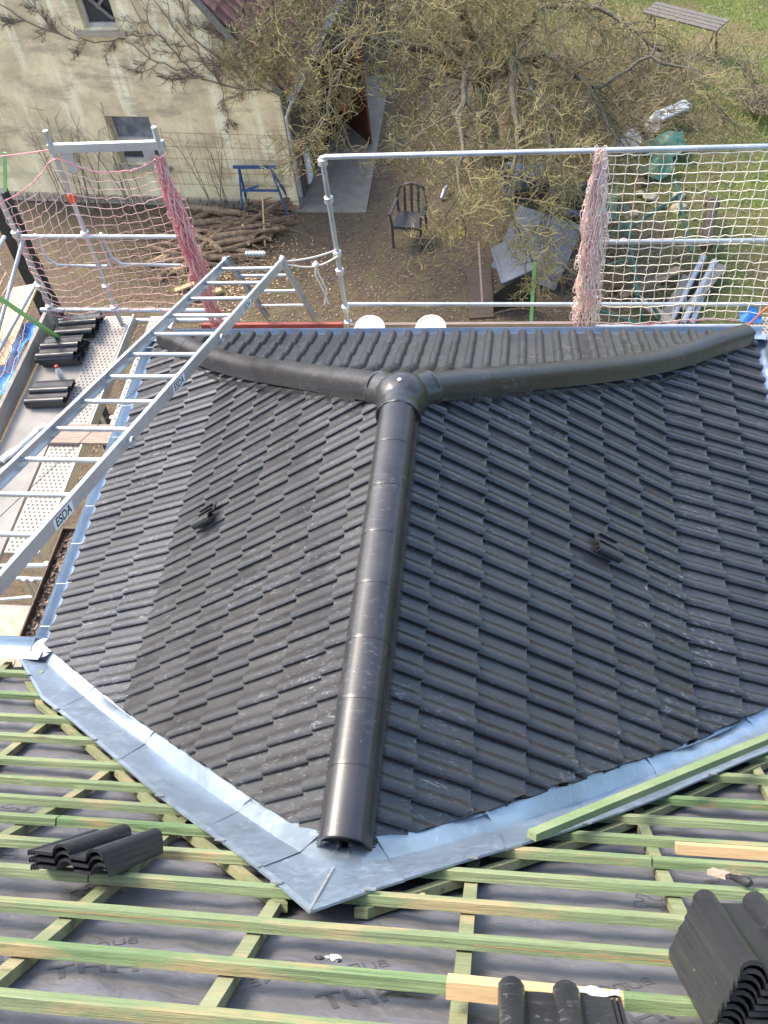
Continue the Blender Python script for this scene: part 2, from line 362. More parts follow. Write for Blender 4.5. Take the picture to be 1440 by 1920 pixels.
# ------------------------------------------------------------------ tiles
PROF = [(-.005, .003), (-.004, .025), (.005, .034), (.021, .038), (.039, .035), (.055, .026), (.069, .014), (.083, .006), (.1, .004), (.143, .004),
        (.1435, .025), (.153, .034), (.169, .038), (.187, .035), (.203, .026), (.217, .014), (.231, .006), (.302, .003)]
PROF_S = [(-.007, .004), (-.006, .020), (.004, .034), (.020, .042), (.038, .042), (.054, .034), (.065, .019), (.068, .004), (.076, .003), (.143, .004),
        (.144, .020), (.154, .034), (.170, .042), (.188, .042), (.204, .034), (.215, .019), (.218, .004), (.302, .003)]
TL, TT, TLIFT = .42, .013, .034
def tile_mb(pr, mirror=False):
    mb = MB(); n = len(pr)
    if mirror: pr = [(.297-u, h) for u, h in pr][::-1]
    for (vv, lift) in ((0, TLIFT), (TL, 0)):
        for (u, h) in pr: mb.v.append((u, vv, h+lift))
    for (vv, lift) in ((0.004, TLIFT), (TL, 0)):
        for (u, h) in pr: mb.v.append((u, vv, h+lift-TT))
    for i in range(n-1):
        mb.f.append((i, i+1, n+i+1, n+i)); mb.f.append((2*n+i, 3*n+i, 3*n+i+1, 2*n+i+1))
        mb.f.append((i, 2*n+i, 2*n+i+1, i+1)); mb.f.append((n+i, n+i+1, 3*n+i+1, 3*n+i))
    mb.f.append((0, n, 3*n, 2*n)); mb.f.append((n-1, 3*n-1, 4*n-1, 2*n-1))
    return mb
PROF_L = [(u, .003+(h-.003)*.66) for u, h in PROF]; PROF_R = [(u, .003+(h-.003)*.85) for u, h in PROF]  # rolls lowered and mirrored per slope to shape shadow lines; real tiles share one form
TILE_R = tile_mb(PROF_R).mesh('tile', 'tile', 42); TILE_L = tile_mb(PROF_L, True).mesh('tile', 'tile', 42); TILE_H = tile_mb(PROF_S).mesh('tile', 'tile', 42)
TILE_LOOSE = tile_mb(PROF_S+[(.304, -.004), (.308, .004), (.314, .004), (.317, -.006), (.322, .002), (.330, .002), (.332, -.008)]).mesh('loose_tile', 'tile_loose', 42)

roof = thing('tiled_roof', (0, .7, 0), 'new dark grey hipped tile roof with ridge and two hips, swept eaves', 'roof')
SLOPES = {   # eave origin, eave direction, horizontal inward direction
    'left': (V((-HW, 0, 0)), V((0, -1, 0)), V((1, 0, 0))),
    'right': (V((HW, 0, 0)), V((0, 1, 0)), V((-1, 0, 0))),
    'hip': (V((0, YF, 0)), V((-1, 0, 0)), V((0, -1, 0)))}
VAL = [(2.74, -.08), (2.37, -.365), (2.05, -.606), (1.51, -.995), (1.01, -1.36), (.634, -1.645), (.318, -1.885), (.07, -2.065), (0, -2.10)]   # valley in plan, right side
def valley_line(ax):
    for i in range(len(VAL)-1):
        if VAL[i+1][0] <= ax <= VAL[i][0]: return VAL[i], VAL[i+1]
    return (VAL[0], VAL[1]) if ax > VAL[0][0] else (VAL[-2], VAL[-1])
def planes_for(side, c):
    P = []
    s2 = math.sqrt(.5)
    if side in ('left', 'right'):
        sg = -1 if side == 'left' else 1
        P.append((V((sg*HW, YF, 0)), V((sg*s2, -s2, 0))))        # keep the side away from the hip end
        P.append((V((sg*.02, 0, 0)), V((sg, 0, 0))))
        a, b = VAL[0], (0, -2.10)
        a, b = V((sg*a[0], a[1], 0)), V((sg*b[0], b[1], 0)); d = (b-a).normalized(); nn = V((-d.y, d.x, 0))
        if nn.y < 0: nn = -nn
        P.append((a+nn*.075, nn))
    else:
        for sg in (-1, 1): P.append((V((sg*HW, YF, 0)), V((-sg*s2, s2, 0))))
    return P
stuff = MB(); ntile = 0
def lay(side, u0, u1):
    global ntile
    o, eu, ein = SLOPES[side]; TILE = {'left': TILE_L, 'right': TILE_R, 'hip': TILE_H}[side]
    runs = [(0, HW-XB, 0, SF, 3, -.015), (HW-XB, XB, ZB, SS, 7, 0)]
    course = 0
    for (d0, run, z0, sl, n, vs) in runs:
        L = math.hypot(run, run*sl); ev = (ein+V((0, 0, sl))).normalized(); en = eu.cross(ev)
        gauge = (L-vs)/n
        base = o+ein*d0+V((0, 0, z0))
        for i in range(n):
            vlo = vs+gauge*i
            k0 = math.floor(u0/.3)-1; k1 = math.ceil(u1/.3)+1
            for k in range(k0, k1):
                ang = jit(.006)
                org = base+eu*(k*.3)+ev*vlo+en*(-.055+jit(.0015))
                mw = frame(org, (eu*math.cos(ang)+ev*math.sin(ang)), (ev*math.cos(ang)-eu*math.sin(ang)), en)
                cen = mw @ V((.15, .2, 0))
                P = planes_for(side, cen)
                cs = [mw @ V((a, b, 0)) for a in (-.006, .302) for b in (0, TL)]
                ds = [[(c-p).dot(nn) for c in cs] for p, nn in P]
                if any(max(x) < .004 for x in ds): continue
                hidden = side == 'hip' and (d0 > 0 and i > 1)
                if all(min(x) > 0 for x in ds) and not hidden:
                    obj('tile', TILE, roof, mw); ntile += 1; continue
                bm = bmesh.new(); bm.from_mesh(TILE); bm.transform(mw)
                for p, nn in P:
                    bmesh.ops.bisect_plane(bm, geom=bm.verts[:]+bm.edges[:]+bm.faces[:], plane_co=p, plane_no=nn, clear_inner=True)
                if len(bm.faces):
                    if hidden:
                        bm.verts.index_update(); stuff.add([v.co[:] for v in bm.verts], [[v.index for v in f.verts] for f in bm.faces])
                    else:
                        me = bpy.data.meshes.new('tile'); bm.to_mesh(me); me.materials.append(M['tile'])
                        for p_ in me.polygons: p_.use_smooth = True
                        me.set_sharp_from_angle(angle=R(42)); obj('tile', me, roof); ntile += 1
                bm.free()
lay('left', -YF, 2.2); lay('right', -2.2, YF); lay('hip', -HW, HW)
stuff.build('upper_hip_tiles', 'tile', roof, 42, kind='stuff')
# dark decking just under the tiles
dk = MB()
for sg in (-1, 1):
    e = -.105
    A = [(sg*(HW-.05), YF-.05, e), (sg*XB, YF-(HW-XB), ZB+e), (0, YA, HP+e), (0, -2.05, HP+e), (sg*XB, -.72, ZB+e), (sg*(HW-.05), .0, e)]
    dk.add(A, [(0, 1, 4, 5), (1, 2, 3, 4)])
dk.add([(-HW+.05, YF-.05, -.105), (HW-.05, YF-.05, -.105), (XB, YF-(HW-XB), ZB-.105), (-XB, YF-(HW-XB), ZB-.105), (0, YA, HP-.105)], [(0, 1, 2, 3), (3, 2, 4)])
dk.build('underlay', 'black', roof)
# vent tiles: a raised hood over one roll and pan
def vent(side, y, d):
    o, eu, ein = SLOPES[side]; ev = (ein+V((0, 0, SS))).normalized(); en = eu.cross(ev)
    base = o+ein*(HW-XB)+V((0, 0, ZB)); u = (V((0, y, 0))-V((0, o.y, 0))).dot(eu); k = math.floor(u/.15)
    mw = frame(base+eu*(k*.15-.004)+ev*d+en*(-.03), eu, ev, en); mb = MB(); pr = PROF[:10] if side == 'right' else [(.145-u_, h_) for u_, h_ in PROF[:10]][::-1]; n = len(pr)
    for (v, h0) in ((0, .055), (.19, .045)):
        for uu, h in pr: mb.v.append((uu*1.06, v, h*1.15+h0))
        for uu, h in pr: mb.v.append((uu*1.06, v, h*1.15+h0-.012))
    for i in range(n-1):
        mb.f += [(i, i+1, 2*n+i+1, 2*n+i), (n+i, 3*n+i, 3*n+i+1, n+i+1), (i, n+i, n+i+1, i+1), (2*n+i, 2*n+i+1, 3*n+i+1, 3*n+i)]
    mb.f += [(0, 2*n, 3*n, n), (n-1, 2*n-1, 4*n-1, 3*n-1)]
    vt = obj('vent_hood', mb.mesh('vent_hood', 'ridge', 42), roof, mw, label='small raised vent hood standing proud of the tiles')
    parent_inv[vt.name] = mw.inverted()
    rib = MB()
    for uu in (.012, .048, .084, .14): rib.box(uu, uu+.006, .02, .17, .03, .07)
    obj('rib', rib.mesh('rib', 'black'), vt, mw)
vent('left', .72, .36); vent('right', .38, .62)

# ridge, hips and hub
def cap_mesh(L, wid, hgt, tap=.93, name='ridge_tile', end=False):
    mb = MB(); n = 14; prof = []
    for i in range(n+1):
        a = math.pi*i/n; c, s_ = math.cos(a), math.sin(a)
        x = -wid/2*math.copysign(abs(c)**.8, c); prof.append((x, hgt*s_**.8))
    prof = [(-wid/2-.012, -.035), (-wid/2-.002, -.014)]+prof[1:-1]+[(wid/2+.002, -.014), (wid/2+.012, -.035)]
    st = [(0, .998), (.003, 1.003), (.022, 1.003), (.026, 1.0), (L, tap)]
    b = 0; N = len(prof)
    for (y, s_) in st:
        for (x, z) in prof: mb.v.append((x*s_, y, z*s_))
    for (y, s_) in ((L, tap), (0, 1.0)):
        for (x, z) in prof: mb.v.append((x*s_*.9, y, z*s_*.9-.004))
    rows = len(st)+2
    for j in range(rows-1):
        for i in range(N-1): mb.f.append((j*N+i, j*N+i+1, (j+1)*N+i+1, (j+1)*N+i))
    j = rows-1
    for i in range(N-1): mb.f.append((j*N+i, j*N+i+1, i+1, i))
    return mb.mesh(name, 'ridge', 50)
RZ = HP-.045
def caps(a, b, count, wid, hgt, name, over=.06, flip=False):
    a, b = V(a), V(b); d = (b-a); L = d.length/count; d.normalize(); sx = d.cross(V((0, 0, 1))).normalized(); n = sx.cross(d)
    me = cap_mesh(L+over, wid, hgt, .992, name)
    for i in range(count):
        o = a+d*L*i+n*.012
        tilt = .006
        dd = (d-n*tilt*.6).normalized(); nn = sx.cross(dd)
        obj(name, me, roof, frame(o, sx, dd, nn))
caps((0, -1.955, RZ+.0), (0, YA-.14, RZ+.0), 8, .215, .115, 'ridge_tile')
for sg in (-1, 1):
    c0 = V((sg*(HW-.10), YF-.10, .015)); cb = V((sg*(XB+.02), YF-(HW-XB)-.02, ZB-.02)); c1 = V((sg*.16, YA+.16, RZ-.12))
    hp = []
    for q in range(10):
        dd0 = lerp(.10, HW-.17, q/9); zz = sum(zcross(max(0, dd0+o_)) for o_ in (-.45, -.3, -.15, 0, .15, .3, .45))/7
        hp.append(V((sg*(HW-dd0), YF-dd0, zz-.012)))
    hp[0].z = .02; hp[-1].z = min(hp[-1].z, RZ-.10)
    for a_, b_ in zip(hp[:-1], hp[1:]): caps(a_, b_, 1, .175, .100, 'hip_tile', .05)
    c0, cb = hp[0], hp[1]
    # rounded end piece
    d = (cb-c0).normalized(); sx = d.cross(V((0, 0, 1))).normalized(); n = sx.cross(d); mb = MB()
    for j in range(6):
        t_ = j/5*math.pi/2; rr = math.cos(t_); off = -math.sin(t_)*.06
        for i in range(13):
            a = math.pi*i/12; mb.v.append(tuple(c0+n*.012+d*off-sx*math.cos(a)*.094*max(rr, .02)+n*(math.sin(a)*.104*max(rr, .02)-.02*rr)))
    for j in range(5):
        for i in range(12): mb.f.append((j*13+i, j*13+i+1, (j+1)*13+i+1, (j+1)*13+i))
    mb.build('hip_end_cap', 'ridge', roof, 60)
# three-way hub: dome with flared collars, fused by a voxel remesh
hub = MB(); hc = V((0, YA+.02, RZ))
def half(a, b, r0, r1):
    a, b = V(a), V(b); hub.tube([a, lerp(a, b, .5), b-(b-a)*.12, b], [r0, (r0+r1)/2, r1, r1*1.06], 24)
hub.lathe(hc-V((0, 0, .1)), [(.155, 0), (.155, .08), (.145, .14), (.115, .185), (.065, .213), (.01, .222)], 28)
half(hc+V((0, .02, -.01)), hc+V((0, -.19, -.005)), .115, .135)
for sg in (-1, 1): half(hc+V((0, 0, -.02)), hc+V((sg*.16, .16, -.11)), .105, .118)
me = hub.mesh('hub_raw', 'ridge'); o = bpy.data.objects.new('hub_raw', me); COL.objects.link(o)
md = o.modifiers.new('r', 'REMESH'); md.mode = 'VOXEL'; md.voxel_size = .011
md = o.modifiers.new('s', 'SMOOTH'); md.iterations = 6; md.factor = .5
dg = bpy.context.evaluated_depsgraph_get(); me2 = bpy.data.meshes.new_from_object(o.evaluated_get(dg)); bpy.data.objects.remove(o)
for p in me2.polygons: p.use_smooth = True
if not me2.materials: me2.materials.append(M['ridge'])
bm = bmesh.new(); bm.from_mesh(me2)
bmesh.ops.bisect_plane(bm, geom=bm.verts[:]+bm.edges[:]+bm.faces[:], plane_co=(0, 0, RZ-.13), plane_no=(0, 0, 1), clear_inner=True)
for f in list(bm.faces):      # hollow mouth towards the ridge
    pass
bm.to_mesh(me2); bm.free()
hb = obj('ridge_hub', me2, roof, label='domed three-way cap where ridge meets both hips')
MB().lathe(hc+V((0, 0, .118)), [(.012, 0), (.012, .008), (.004, .012)], 10).build('screw_cap', 'white', hb)
# bristle strips under the ridge and hips
br = MB()
def bristle(a, b, side, n, ln=.028):
    a, b, side = V(a), V(b), V(side)
    for i in range(n):
        p = lerp(a, b, (i+random.random())/n); q = p+side*ln*random.uniform(.7, 1.25)+(b-a).normalized()*jit(.008)
        u = (b-a).normalized()*.0022; br.add([p-u, p+u, q+u, q-u], [(0, 1, 2, 3)])
bristle((.108, -1.98, RZ-.030), (.108, YA-.2, RZ-.030), (.75, 0, -.6), 520)
bristle((-.108, -1.98, RZ-.030), (-.108, YA-.2, RZ-.030), (-.75, 0, -.6), 520)
for sg in (-1, 1):
    bristle((sg*.30, YA+.10, HP-.16), (sg*XB, YF-(HW-XB)-.17, ZB+.01), (0, -.75, -.5), 420, .034)
    bristle((sg*XB, YF-(HW-XB)-.17, ZB+.01), (sg*(HW-.18), YF-.30, .06), (0, -.75, -.5), 240, .03)
br.build('ridge_bristles', 'bristle', roof, kind='stuff')
ef = MB(); ef.add([(math.cos(math.pi*k/12)*.104, -1.925, RZ+math.sin(math.pi*k/12)*.108) for k in range(13)]+[(-.104, -1.925, RZ-.03), (.104, -1.925, RZ-.03)], [tuple(range(15))]); ef.build('end_filler', 'black', roof)

# ------------------------------------------------------------------ gutters
gut = thing('roof_gutter', (0, YF, -.08), 'pale zinc gutter running round the eaves of the dark tiled roof', 'gutter')
def gutter(a, b, inw, r=.070, z=-.045):
    a, b, inw = V(a), V(b), V(inw); d = (b-a).normalized(); mb = MB(); prof = []
    for i in range(9):
        t_ = math.pi*i/8; prof.append((math.cos(t_)*r, -math.sin(t_)*r))       # +r inner lip, -r outer
    prof = [(r+.055, .030), (r-.02, .012), (r-.03, -.01)]+prof[1:]+[(-r-.006, .006), (-r-.012, .0), (-r-.008, -.010)]
    for p in (a, b):
        for (x, h) in prof: mb.v.append(tuple(p+inw*x+V((0, 0, z+h))))
    n = len(prof)
    for i in range(n-1): mb.f.append((i, i+1, n+i+1, n+i))
    return mb.build('gutter_length', 'zinc', gut, 40)
gutter((-HW-.045, -.02, 0), (-HW-.045, YF+.02, 0), (1, 0, 0)); gutter((HW+.045, -.02, 0), (HW+.045, YF+.02, 0), (-1, 0, 0))
gutter((-HW-.10, YF+.035, 0), (HW+.10, YF+.035, 0), (0, -1, 0))
gutter((-4.6, .03, 0), (-HW-.02, .03, 0), (0, -1, 0)); gutter((HW+.02, .03, 0), (4.6, .03, 0), (0, -1, 0))
for sg in (-1, 1): MB().lathe((sg*(HW+.035), .02, -.11), [(.03, 0), (.062, .02), (.078, .055), (.082, .068)], 18).build('corner_piece', 'pipe', gut, 40)
for i in range(9):
    y = .2+i*.39
    MB().tube([(-HW-.045-.066, y, -.04), (-HW-.04, y, -.035), (-HW+.03, y, -.01)], .005, 5).build('bracket', 'galv', gut)

# ------------------------------------------------------------------ valley flashing
flash = thing('valley_flashing', (0, -2.3, 2.3), 'pale blue zinc valley flashing folded in a V below the tiled roof', 'flashing')
OUTP = [(2.96, -.05), (2.447, -.57), (2.059, -.833), (1.527, -1.225), (1.054, -1.586), (.675, -1.863), (.408, -2.053), (.177, -2.224), (0, -2.37)]
NF = 32
FOLDP = [(2.80, -.03)]+VAL[1:]
def _res(P, i):
    t_ = i/NF*(len(P)-1); k = min(int(t_), len(P)-2); f = t_-k; return lerp(P[k][0], P[k+1][0], f), lerp(P[k][1], P[k+1][1], f)
def fold(i, sg): x, y = _res(FOLDP, i); t_ = min(max((i-24)/7, 0), 1); return V((sg*x, y, zmain(y)-.038+.060*t_))
def outer(i, sg, k=1.0):
    x, y = _res(OUTP, i); p = V((sg*x, y, zmain(y)+.022)); f = fold(i, sg); return f+(p-f)*k
def seg_dir(i, sg): return (fold(min(i+1, NF), sg)-fold(max(i-1, 0), sg)).normalized()
def inner(i, sg, wd):
    p = fold(i, sg); d = seg_dir(i, sg); nn = V((-d.y, d.x, 0)).normalized()
    if nn.y < 0: nn = -nn
    q_ = p+nn*wd
    if q_.x*sg < .015: q_ = V((sg*.015 if p.x*sg > .015 else 0, q_.y, 0))
    q_.z = zcross(HW-abs(q_.x))-.072; return q_
breaks = [0, 6, 12, 20, 26, NF]
for sg in (-1, 1):
    for bi, (a, b) in enumerate(zip(breaks[:-1], breaks[1:])):
        mb = MB(); cols = []
        for i in range(a, b+1):
            wv = jit(.004); p = fold(i, sg); qo = outer(i, sg); n = nmain(p.y); lift = n*(.003 if bi % 2 else 0)
            row = [qo-n*.010, qo, lerp(qo, p, .09)+n*.005, lerp(qo, p, .11)+n*.0015, lerp(qo, p, .5)+n*wv, p, lerp(p, inner(i, sg, .17), .2)+V((0, 0, .004)), *([inner(i, sg, .08), inner(i, sg, .125)] if i < 22 else [lerp(p, inner(i, sg, .17), .47), lerp(p, inner(i, sg, .17), .73)]), inner(i, sg, .17)]
            cols.append([x+lift for x in row])
        k = 10
        for r_ in cols:
            for x in r_: mb.v.append(tuple(x))
        for i in range(len(cols)-1):
            for j in range(k-1): mb.f.append((i*k+j, i*k+j+1, (i+1)*k+j+1, (i+1)*k+j))
        mb.build('metal_sheet', 'zinc', flash, 25)
        if b < NF:      # soldered lap between two sheets
            p = fold(b, sg); n = nmain(p.y); sb_ = MB(); o_ = outer(b, sg, .97); sl_ = seg_dir(b, sg)*.007
            sb_.add([o_-sl_+n*.0045, o_+sl_+n*.0045, p+sl_+n*.0045, p-sl_+n*.0045, lerp(p, inner(b, sg, .17), .6)+sl_+n*.008, lerp(p, inner(b, sg, .17), .6)-sl_+n*.008], [(0, 1, 2, 3), (3, 2, 4, 5)]); sb_.build('seam', 'zinc', flash)
    for i in (2, 6, 10, 16, 22, 28):
        qo = outer(i, sg, 1.02); n = nmain(qo.y); MB().obox(qo+n*.008, (.022, 0, 0), (0, -.012*CA, .012*SA), n*.003).build('clip', 'galv', flash)
TIP = outer(NF, 1)
fa = fold(NF, 1)
MB().tube([fa+V((0, 0, .004)), lerp(fa, TIP, .5)+ENM*.003, TIP+ENM*.001], .006, 6).build('solder_seam', 'zinc_old', flash)

# ------------------------------------------------------------------ main roof: membrane, counter battens, battens
mr = thing('main_roof', (0, -2.5, 0), 'stripped roof with green battens over grey membrane', 'roof')
YS = [.13-.11*i for i in range(44)]
def mfn(u, v):
    y = lerp(-.02, -4.55, v); x = lerp(-4.6, 4.6, u); n = nmain(y)
    b = abs(math.sin((y+.4)*9.6))*.012*(.5+.5*math.sin(x*3.1+y*2))+.010*math.sin(x*4.36+1.2)*math.sin(y*5+x)
    b += .005*math.sin(x*11+y*23)*math.sin(x*5.1-y*9)+.003*math.sin(x*31+y*17+3*math.sin(y*9))
    return V((x, y, zmain(y)))+n*(-.110+b+.005*math.sin(x*7.3+y*11)*math.sin(y*17+x*2))
def memb(x, y, off=.004):
    p = mfn((x+4.6)/9.2, (y+.02)/-4.53); return p+nmain(y)*off
MB().grid(mfn, 230, 260).build('membrane', 'membrane', mr, 180)
# valley limit of battens in x for a given y
def xlim(y):
    if y > VAL[0][1]: return VAL[0][0]
    if y < VAL[-1][1]: return 0
    return interp(-y, [-q_[1] for q_ in VAL], [q_[0] for q_ in VAL])
bpos = [(-y, interp(y, MY, MZ)) for y in (.24, .50, .76, .99, 1.23, 1.44, 1.64)]
for v in (1.507, 1.84, 2.18, 2.51, 2.845, 3.17, 3.49, 3.81, 4.13): p = onmain(0, v); bpos.append((p.y, p.z))
bpos[1] = (-.50, .26)
def batten(x0, x1, y, z, name='batten', mat='batten', wd=.048, ht=.040, tilt=0, off=0):
    n = nmain(y); a = V((x0, y, z))+n*(-ht/2-.005+off); b = V((x1, y-tilt*CA, z+tilt*SA))+n*(-ht/2-.005+off)
    d = (b-a).normalized(); sd_ = d.cross(n).normalized(); mb = MB(); L = (b-a).length; ns = 14
    e = .0035
    prof = [(-wd/2, -ht/2), (wd/2, -ht/2), (wd/2, ht/2-e), (wd/2-e, ht/2), (-wd/2+e, ht/2), (-wd/2, ht/2-e)]
    for i in range(ns+1):
        bow = V((jit(.0012), jit(.0012), jit(.0012))) if 0 < i < ns else V((0, 0, 0))
        p = lerp(a, b, i/ns)+bow
        for (s_, h) in prof: mb.v.append(tuple(p+sd_*s_+n*h))
    for i in range(ns):
        for j in range(6): mb.f.append((i*6+j, i*6+(j+1) % 6, (i+1)*6+(j+1) % 6, (i+1)*6+j))
    mb.f.append((5, 4, 3, 2, 1, 0)); mb.f.append(tuple(ns*6+j for j in range(6)))
    return mb.build(name, mat, mr)
joints = {9: -.93, 5: -2.2, 11: 1.9, 7: -1.4}
for i, (y, z) in enumerate(bpos):
    xv = xlim(y)
    if i <= 1: yr = None
    if y > -2.12:
        xo = max(interp(-y, [-q_[1] for q_ in OUTP], [q_[0] for q_ in OUTP])-.12, .06); rr = [(-4.55, -xo), (xo, 4.55)]
    else: rr = [(-4.55, 4.55)]
    for (a, b) in rr:
        cuts = [a]+([joints[i]] if i in joints and a < joints[i] < b else [])+([1.30] if i == 7 and a > 0 else [])+([1.43] if i == 9 and b > 1.43 else [])+[b]
        cuts = sorted(set(cuts))
        for c0, c1 in zip(cuts[:-1], cuts[1:]):
            batten(c0+.003, c1-.003, y, z+jit(.002), tilt=jit(.006))
            if i in (10, 11) and False: pass
# chalk snap line on one batten
for i, xr in ((10, (-.92, 1.3)),):
    y, z = bpos[10]; n = nmain(y)
    a = V((xr[0], y, z))+n*-.024+EVM*.0250; b = V((xr[1], y, z))+n*-.026+EVM*.0250
    MB().bar(a, b, .0022, .0012, EVM).build('chalk_line', 'chalk', mr)
# counter battens follow the slope
for x in (-3.76, -3.04, -2.32, -1.60, -.88, -.18, .56, 1.36, 2.08, 2.80, 3.52):
    mb = MB(); ys = [-.05-.09*i for i in range(50)]; rows = []
    lim = abs(x) < HW
    for y in ys:
        if lim and zmain(y) < 0: continue
        if abs(x) < xlim(y)-.05: continue
        n = nmain(y); p = V((x+.02*math.sin(y*1.3+x), y, zmain(y)))+n*-.043
        rows.append([p+V((s_*.026, 0, 0))+n*h for (s_, h) in ((-1, -.045), (1, -.045), (1, -.004), (-1, -.004))])
    for r_ in rows:
        for p in r_: mb.v.append(tuple(p))
    for i in range(len(rows)-1):
        for j in range(4): mb.f.append((i*4+j, i*4+(j+1) % 4, (i+1)*4+(j+1) % 4, (i+1)*4+j))
    mb.f.append((3, 2, 1, 0)); k = (len(rows)-1)*4; mb.f.append((k, k+1, k+2, k+3)); mb.build('counter_batten', 'counter', mr)
# battens alongside each valley
for sg in (-1, 1):
    mb = MB(); pts = [outer(i, sg, .93) for i in range(2, 30)]
    for p in pts:
        n = nmain(p.y); p = p-n*.072
        for (s_, h) in ((-.05, -.02), (.0, -.02), (.0, .02), (-.05, .02)): mb.v.append(tuple(p+V((sg*-s_, 0, 0))+n*h))
    for i in range(len(pts)-1):
        for j in range(4): mb.f.append((i*4+j, i*4+(j+1) % 4, (i+1)*4+(j+1) % 4, (i+1)*4+j))
    mb.f.append((3, 2, 1, 0)); k = (len(pts)-1)*4; mb.f.append((k, k+1, k+2, k+3)); mb.build('valley_batten', 'counter', mr)
# bright green board laid along the right flashing
e0, e1 = outer(18.8, 1, 1.06), outer(2, 1, 1.30); ebn = nmain(e0.y)
MB().bar(e0+ebn*.03, e1+nmain(e1.y)*.05, .052, .036, (0, .62, .78)).build('edge_board', 'board_green', mr)
# print on the membrane
def stamp(me, x, v, ang, name='printed_lettering'):
    c, s_ = math.cos(ang), math.sin(ang); bm = bmesh.new(); bm.from_mesh(me)
    bmesh.ops.subdivide_edges(bm, edges=[e for e in bm.edges if e.calc_length() > .03], cuts=1)
    bmesh.ops.triangulate(bm, faces=bm.faces[:])
    for q in bm.verts:
        px, pv = x+q.co.x*c-q.co.y*s_, v+q.co.x*s_+q.co.y*c; q.co = memb(px, onmain(0, pv).y, .0018+q.co.z)
    m2 = bpy.data.meshes.new(name); bm.to_mesh(m2); bm.free(); m2.materials.append(M['print']); obj(name, m2, mr)
tm = text_mesh('BUDOWLANE', .075, 'print'); tb = text_mesh('HHT', .14, 'print', 0, True)
for (x, v) in ((.96, 2.60), (.09, 2.66), (-.80, 2.64), (-1.75, 1.67), (1.75, 1.35)):
    stamp(tm, x, v, R(180-28)); stamp(tb, x+.16, v+.14, R(180-28), 'printed_emblem')
def puzzle():
    mb = MB(); L = [(0, 0), (.05, 0), (.05, .02), (.075, .03), (.1, .02), (.1, 0), (.15, 0), (.15, .05), (.13, .06), (.13, .09), (.15, .1), (.15, .14), (.1, .14), (.1, .12), (.05, .12), (.05, .14), (0, .14), (0, .09), (.03, .08), (.03, .05), (0, .045), (0, 0)]
    for a, b in zip(L[:-1], L[1:]): mb.bar((a[0], a[1], 0), (b[0], b[1], 0), .004, .001)
    return mb.mesh('puzzle_mark', 'print')
pz = puzzle()
for (x, v) in ((-.07, 2.96), (1.22, 1.68), (.10, 2.95), (-1.9, .95), (-1.0, 2.02)): stamp(pz, x, v, R(12), 'printed_outline')

# ------------------------------------------------------------------ loose things on the main roof
def loose(x, v, off, ang, flip, label, group, roll=0.):
    c, s_ = math.cos(ang), math.sin(ang); eu, ev = EXM*c+EVM*s_, EVM*c-EXM*s_
    if flip: eu, ev = -eu, -ev
    return obj('roof_tile', TILE_LOOSE, None, frame(onmain(x, v, off), eu, ev, ENM), label=label, cat='roof tile', group=group)
for i in range(3):
    loose(-.80-i*.010, 2.33+i*.006, .004+i*.027, R(8+i*1.5), True, ('lowest', 'middle', 'topmost')[i]+' dark tile of the small stack lying on battens left of the flashing', 'small tile stack on the battens')
for i in range(9):
    loose(1.205+jit(.004)+i*.006, 2.635+jit(.006)+i*.013, .004+i*.025, R(-6), False, 'dark double-roll tile in the tall stack at lower right', 'tall tile stack on the battens')
for i in range(2):
    loose(.675, 3.05+i*.01, .01+i*.026, R(-2), False, ('lower' if i == 0 else 'upper')+' dark tile resting on the yellow offcut at the bottom edge', 'tiles at the bottom edge')
a, b = onmain(.52, 2.955, .022), onmain(1.02, 2.97, .022)
MB().bar(a, b, .06, .05, ENM).build('wood_offcut', 'rawwood', label='pale yellow wood offcut lying against a batten near the bottom edge', cat='wood offcut')
MB().bar(onmain(1.44, 1.27, .0)-ENM*.03, onmain(2.3, 1.27, 0)-ENM*.03, .05, .045, ENM).build('wood_offcut', 'rawwood', label='fresh orange wood piece between the green battens at right', cat='wood offcut')
mb = MB(); mb.grid(lambda u, v: onmain(.88+u*.13, 3.0-v*.05, .052+.006*math.sin(u*9+v*4)), 8, 4); mb.build('plastic_wrapper', 'film', smooth=180, label='clear plastic wrapper behind the bottom tile', cat='wrapper')
# brush with black handle
hb = thing('hand_brush', onmain(1.55, 1.74, 0), 'worn hand brush with black round-ended handle on battens at right', 'brush')
p0, p1 = onmain(1.505, 1.70, .012), onmain(1.565, 1.755, .014)
MB().bar(p0, p1, .045, .02, ENM).build('brush_head', 'oldwood', hb)
p2 = onmain(1.615, 1.86, .03); MB().tube([p1, lerp(p1, p2, .35), lerp(p1, p2, .7), p2, p2+(p2-p1).normalized()*.02], [.008, .014, .017, .021, .010], 10).build('handle', 'black', hb, 60)
bm_ = MB()
for i in range(60):
    q_ = lerp(p0, p1, random.random())+EVM*jit(.02); bm_.tube([q_, q_+EXM*(.05+jit(.03))+EVM*jit(.04)+ENM*jit(.01)], .0012, 3)
bm_.build('bristles', 'oldwood', hb)
def shard(x, v, s_, mat, label, off=-.045):
    bm = bmesh.new(); bmesh.ops.create_icosphere(bm, subdivisions=1, radius=s_)
    for vv in bm.verts: vv.co = V((vv.co.x*random.uniform(.8, 1.5), vv.co.y*random.uniform(.6, 1.1), vv.co.z*random.uniform(.3, .6)))
    me = bpy.data.meshes.new('shard'); bm.to_mesh(me); bm.free(); me.materials.append(M[mat])
    obj('tile_shard', me, None, frame(onmain(x, v, off), EXM, EVM, ENM), label=label, cat='shard', group='broken bits by the battens' if 'chip' in label else None)
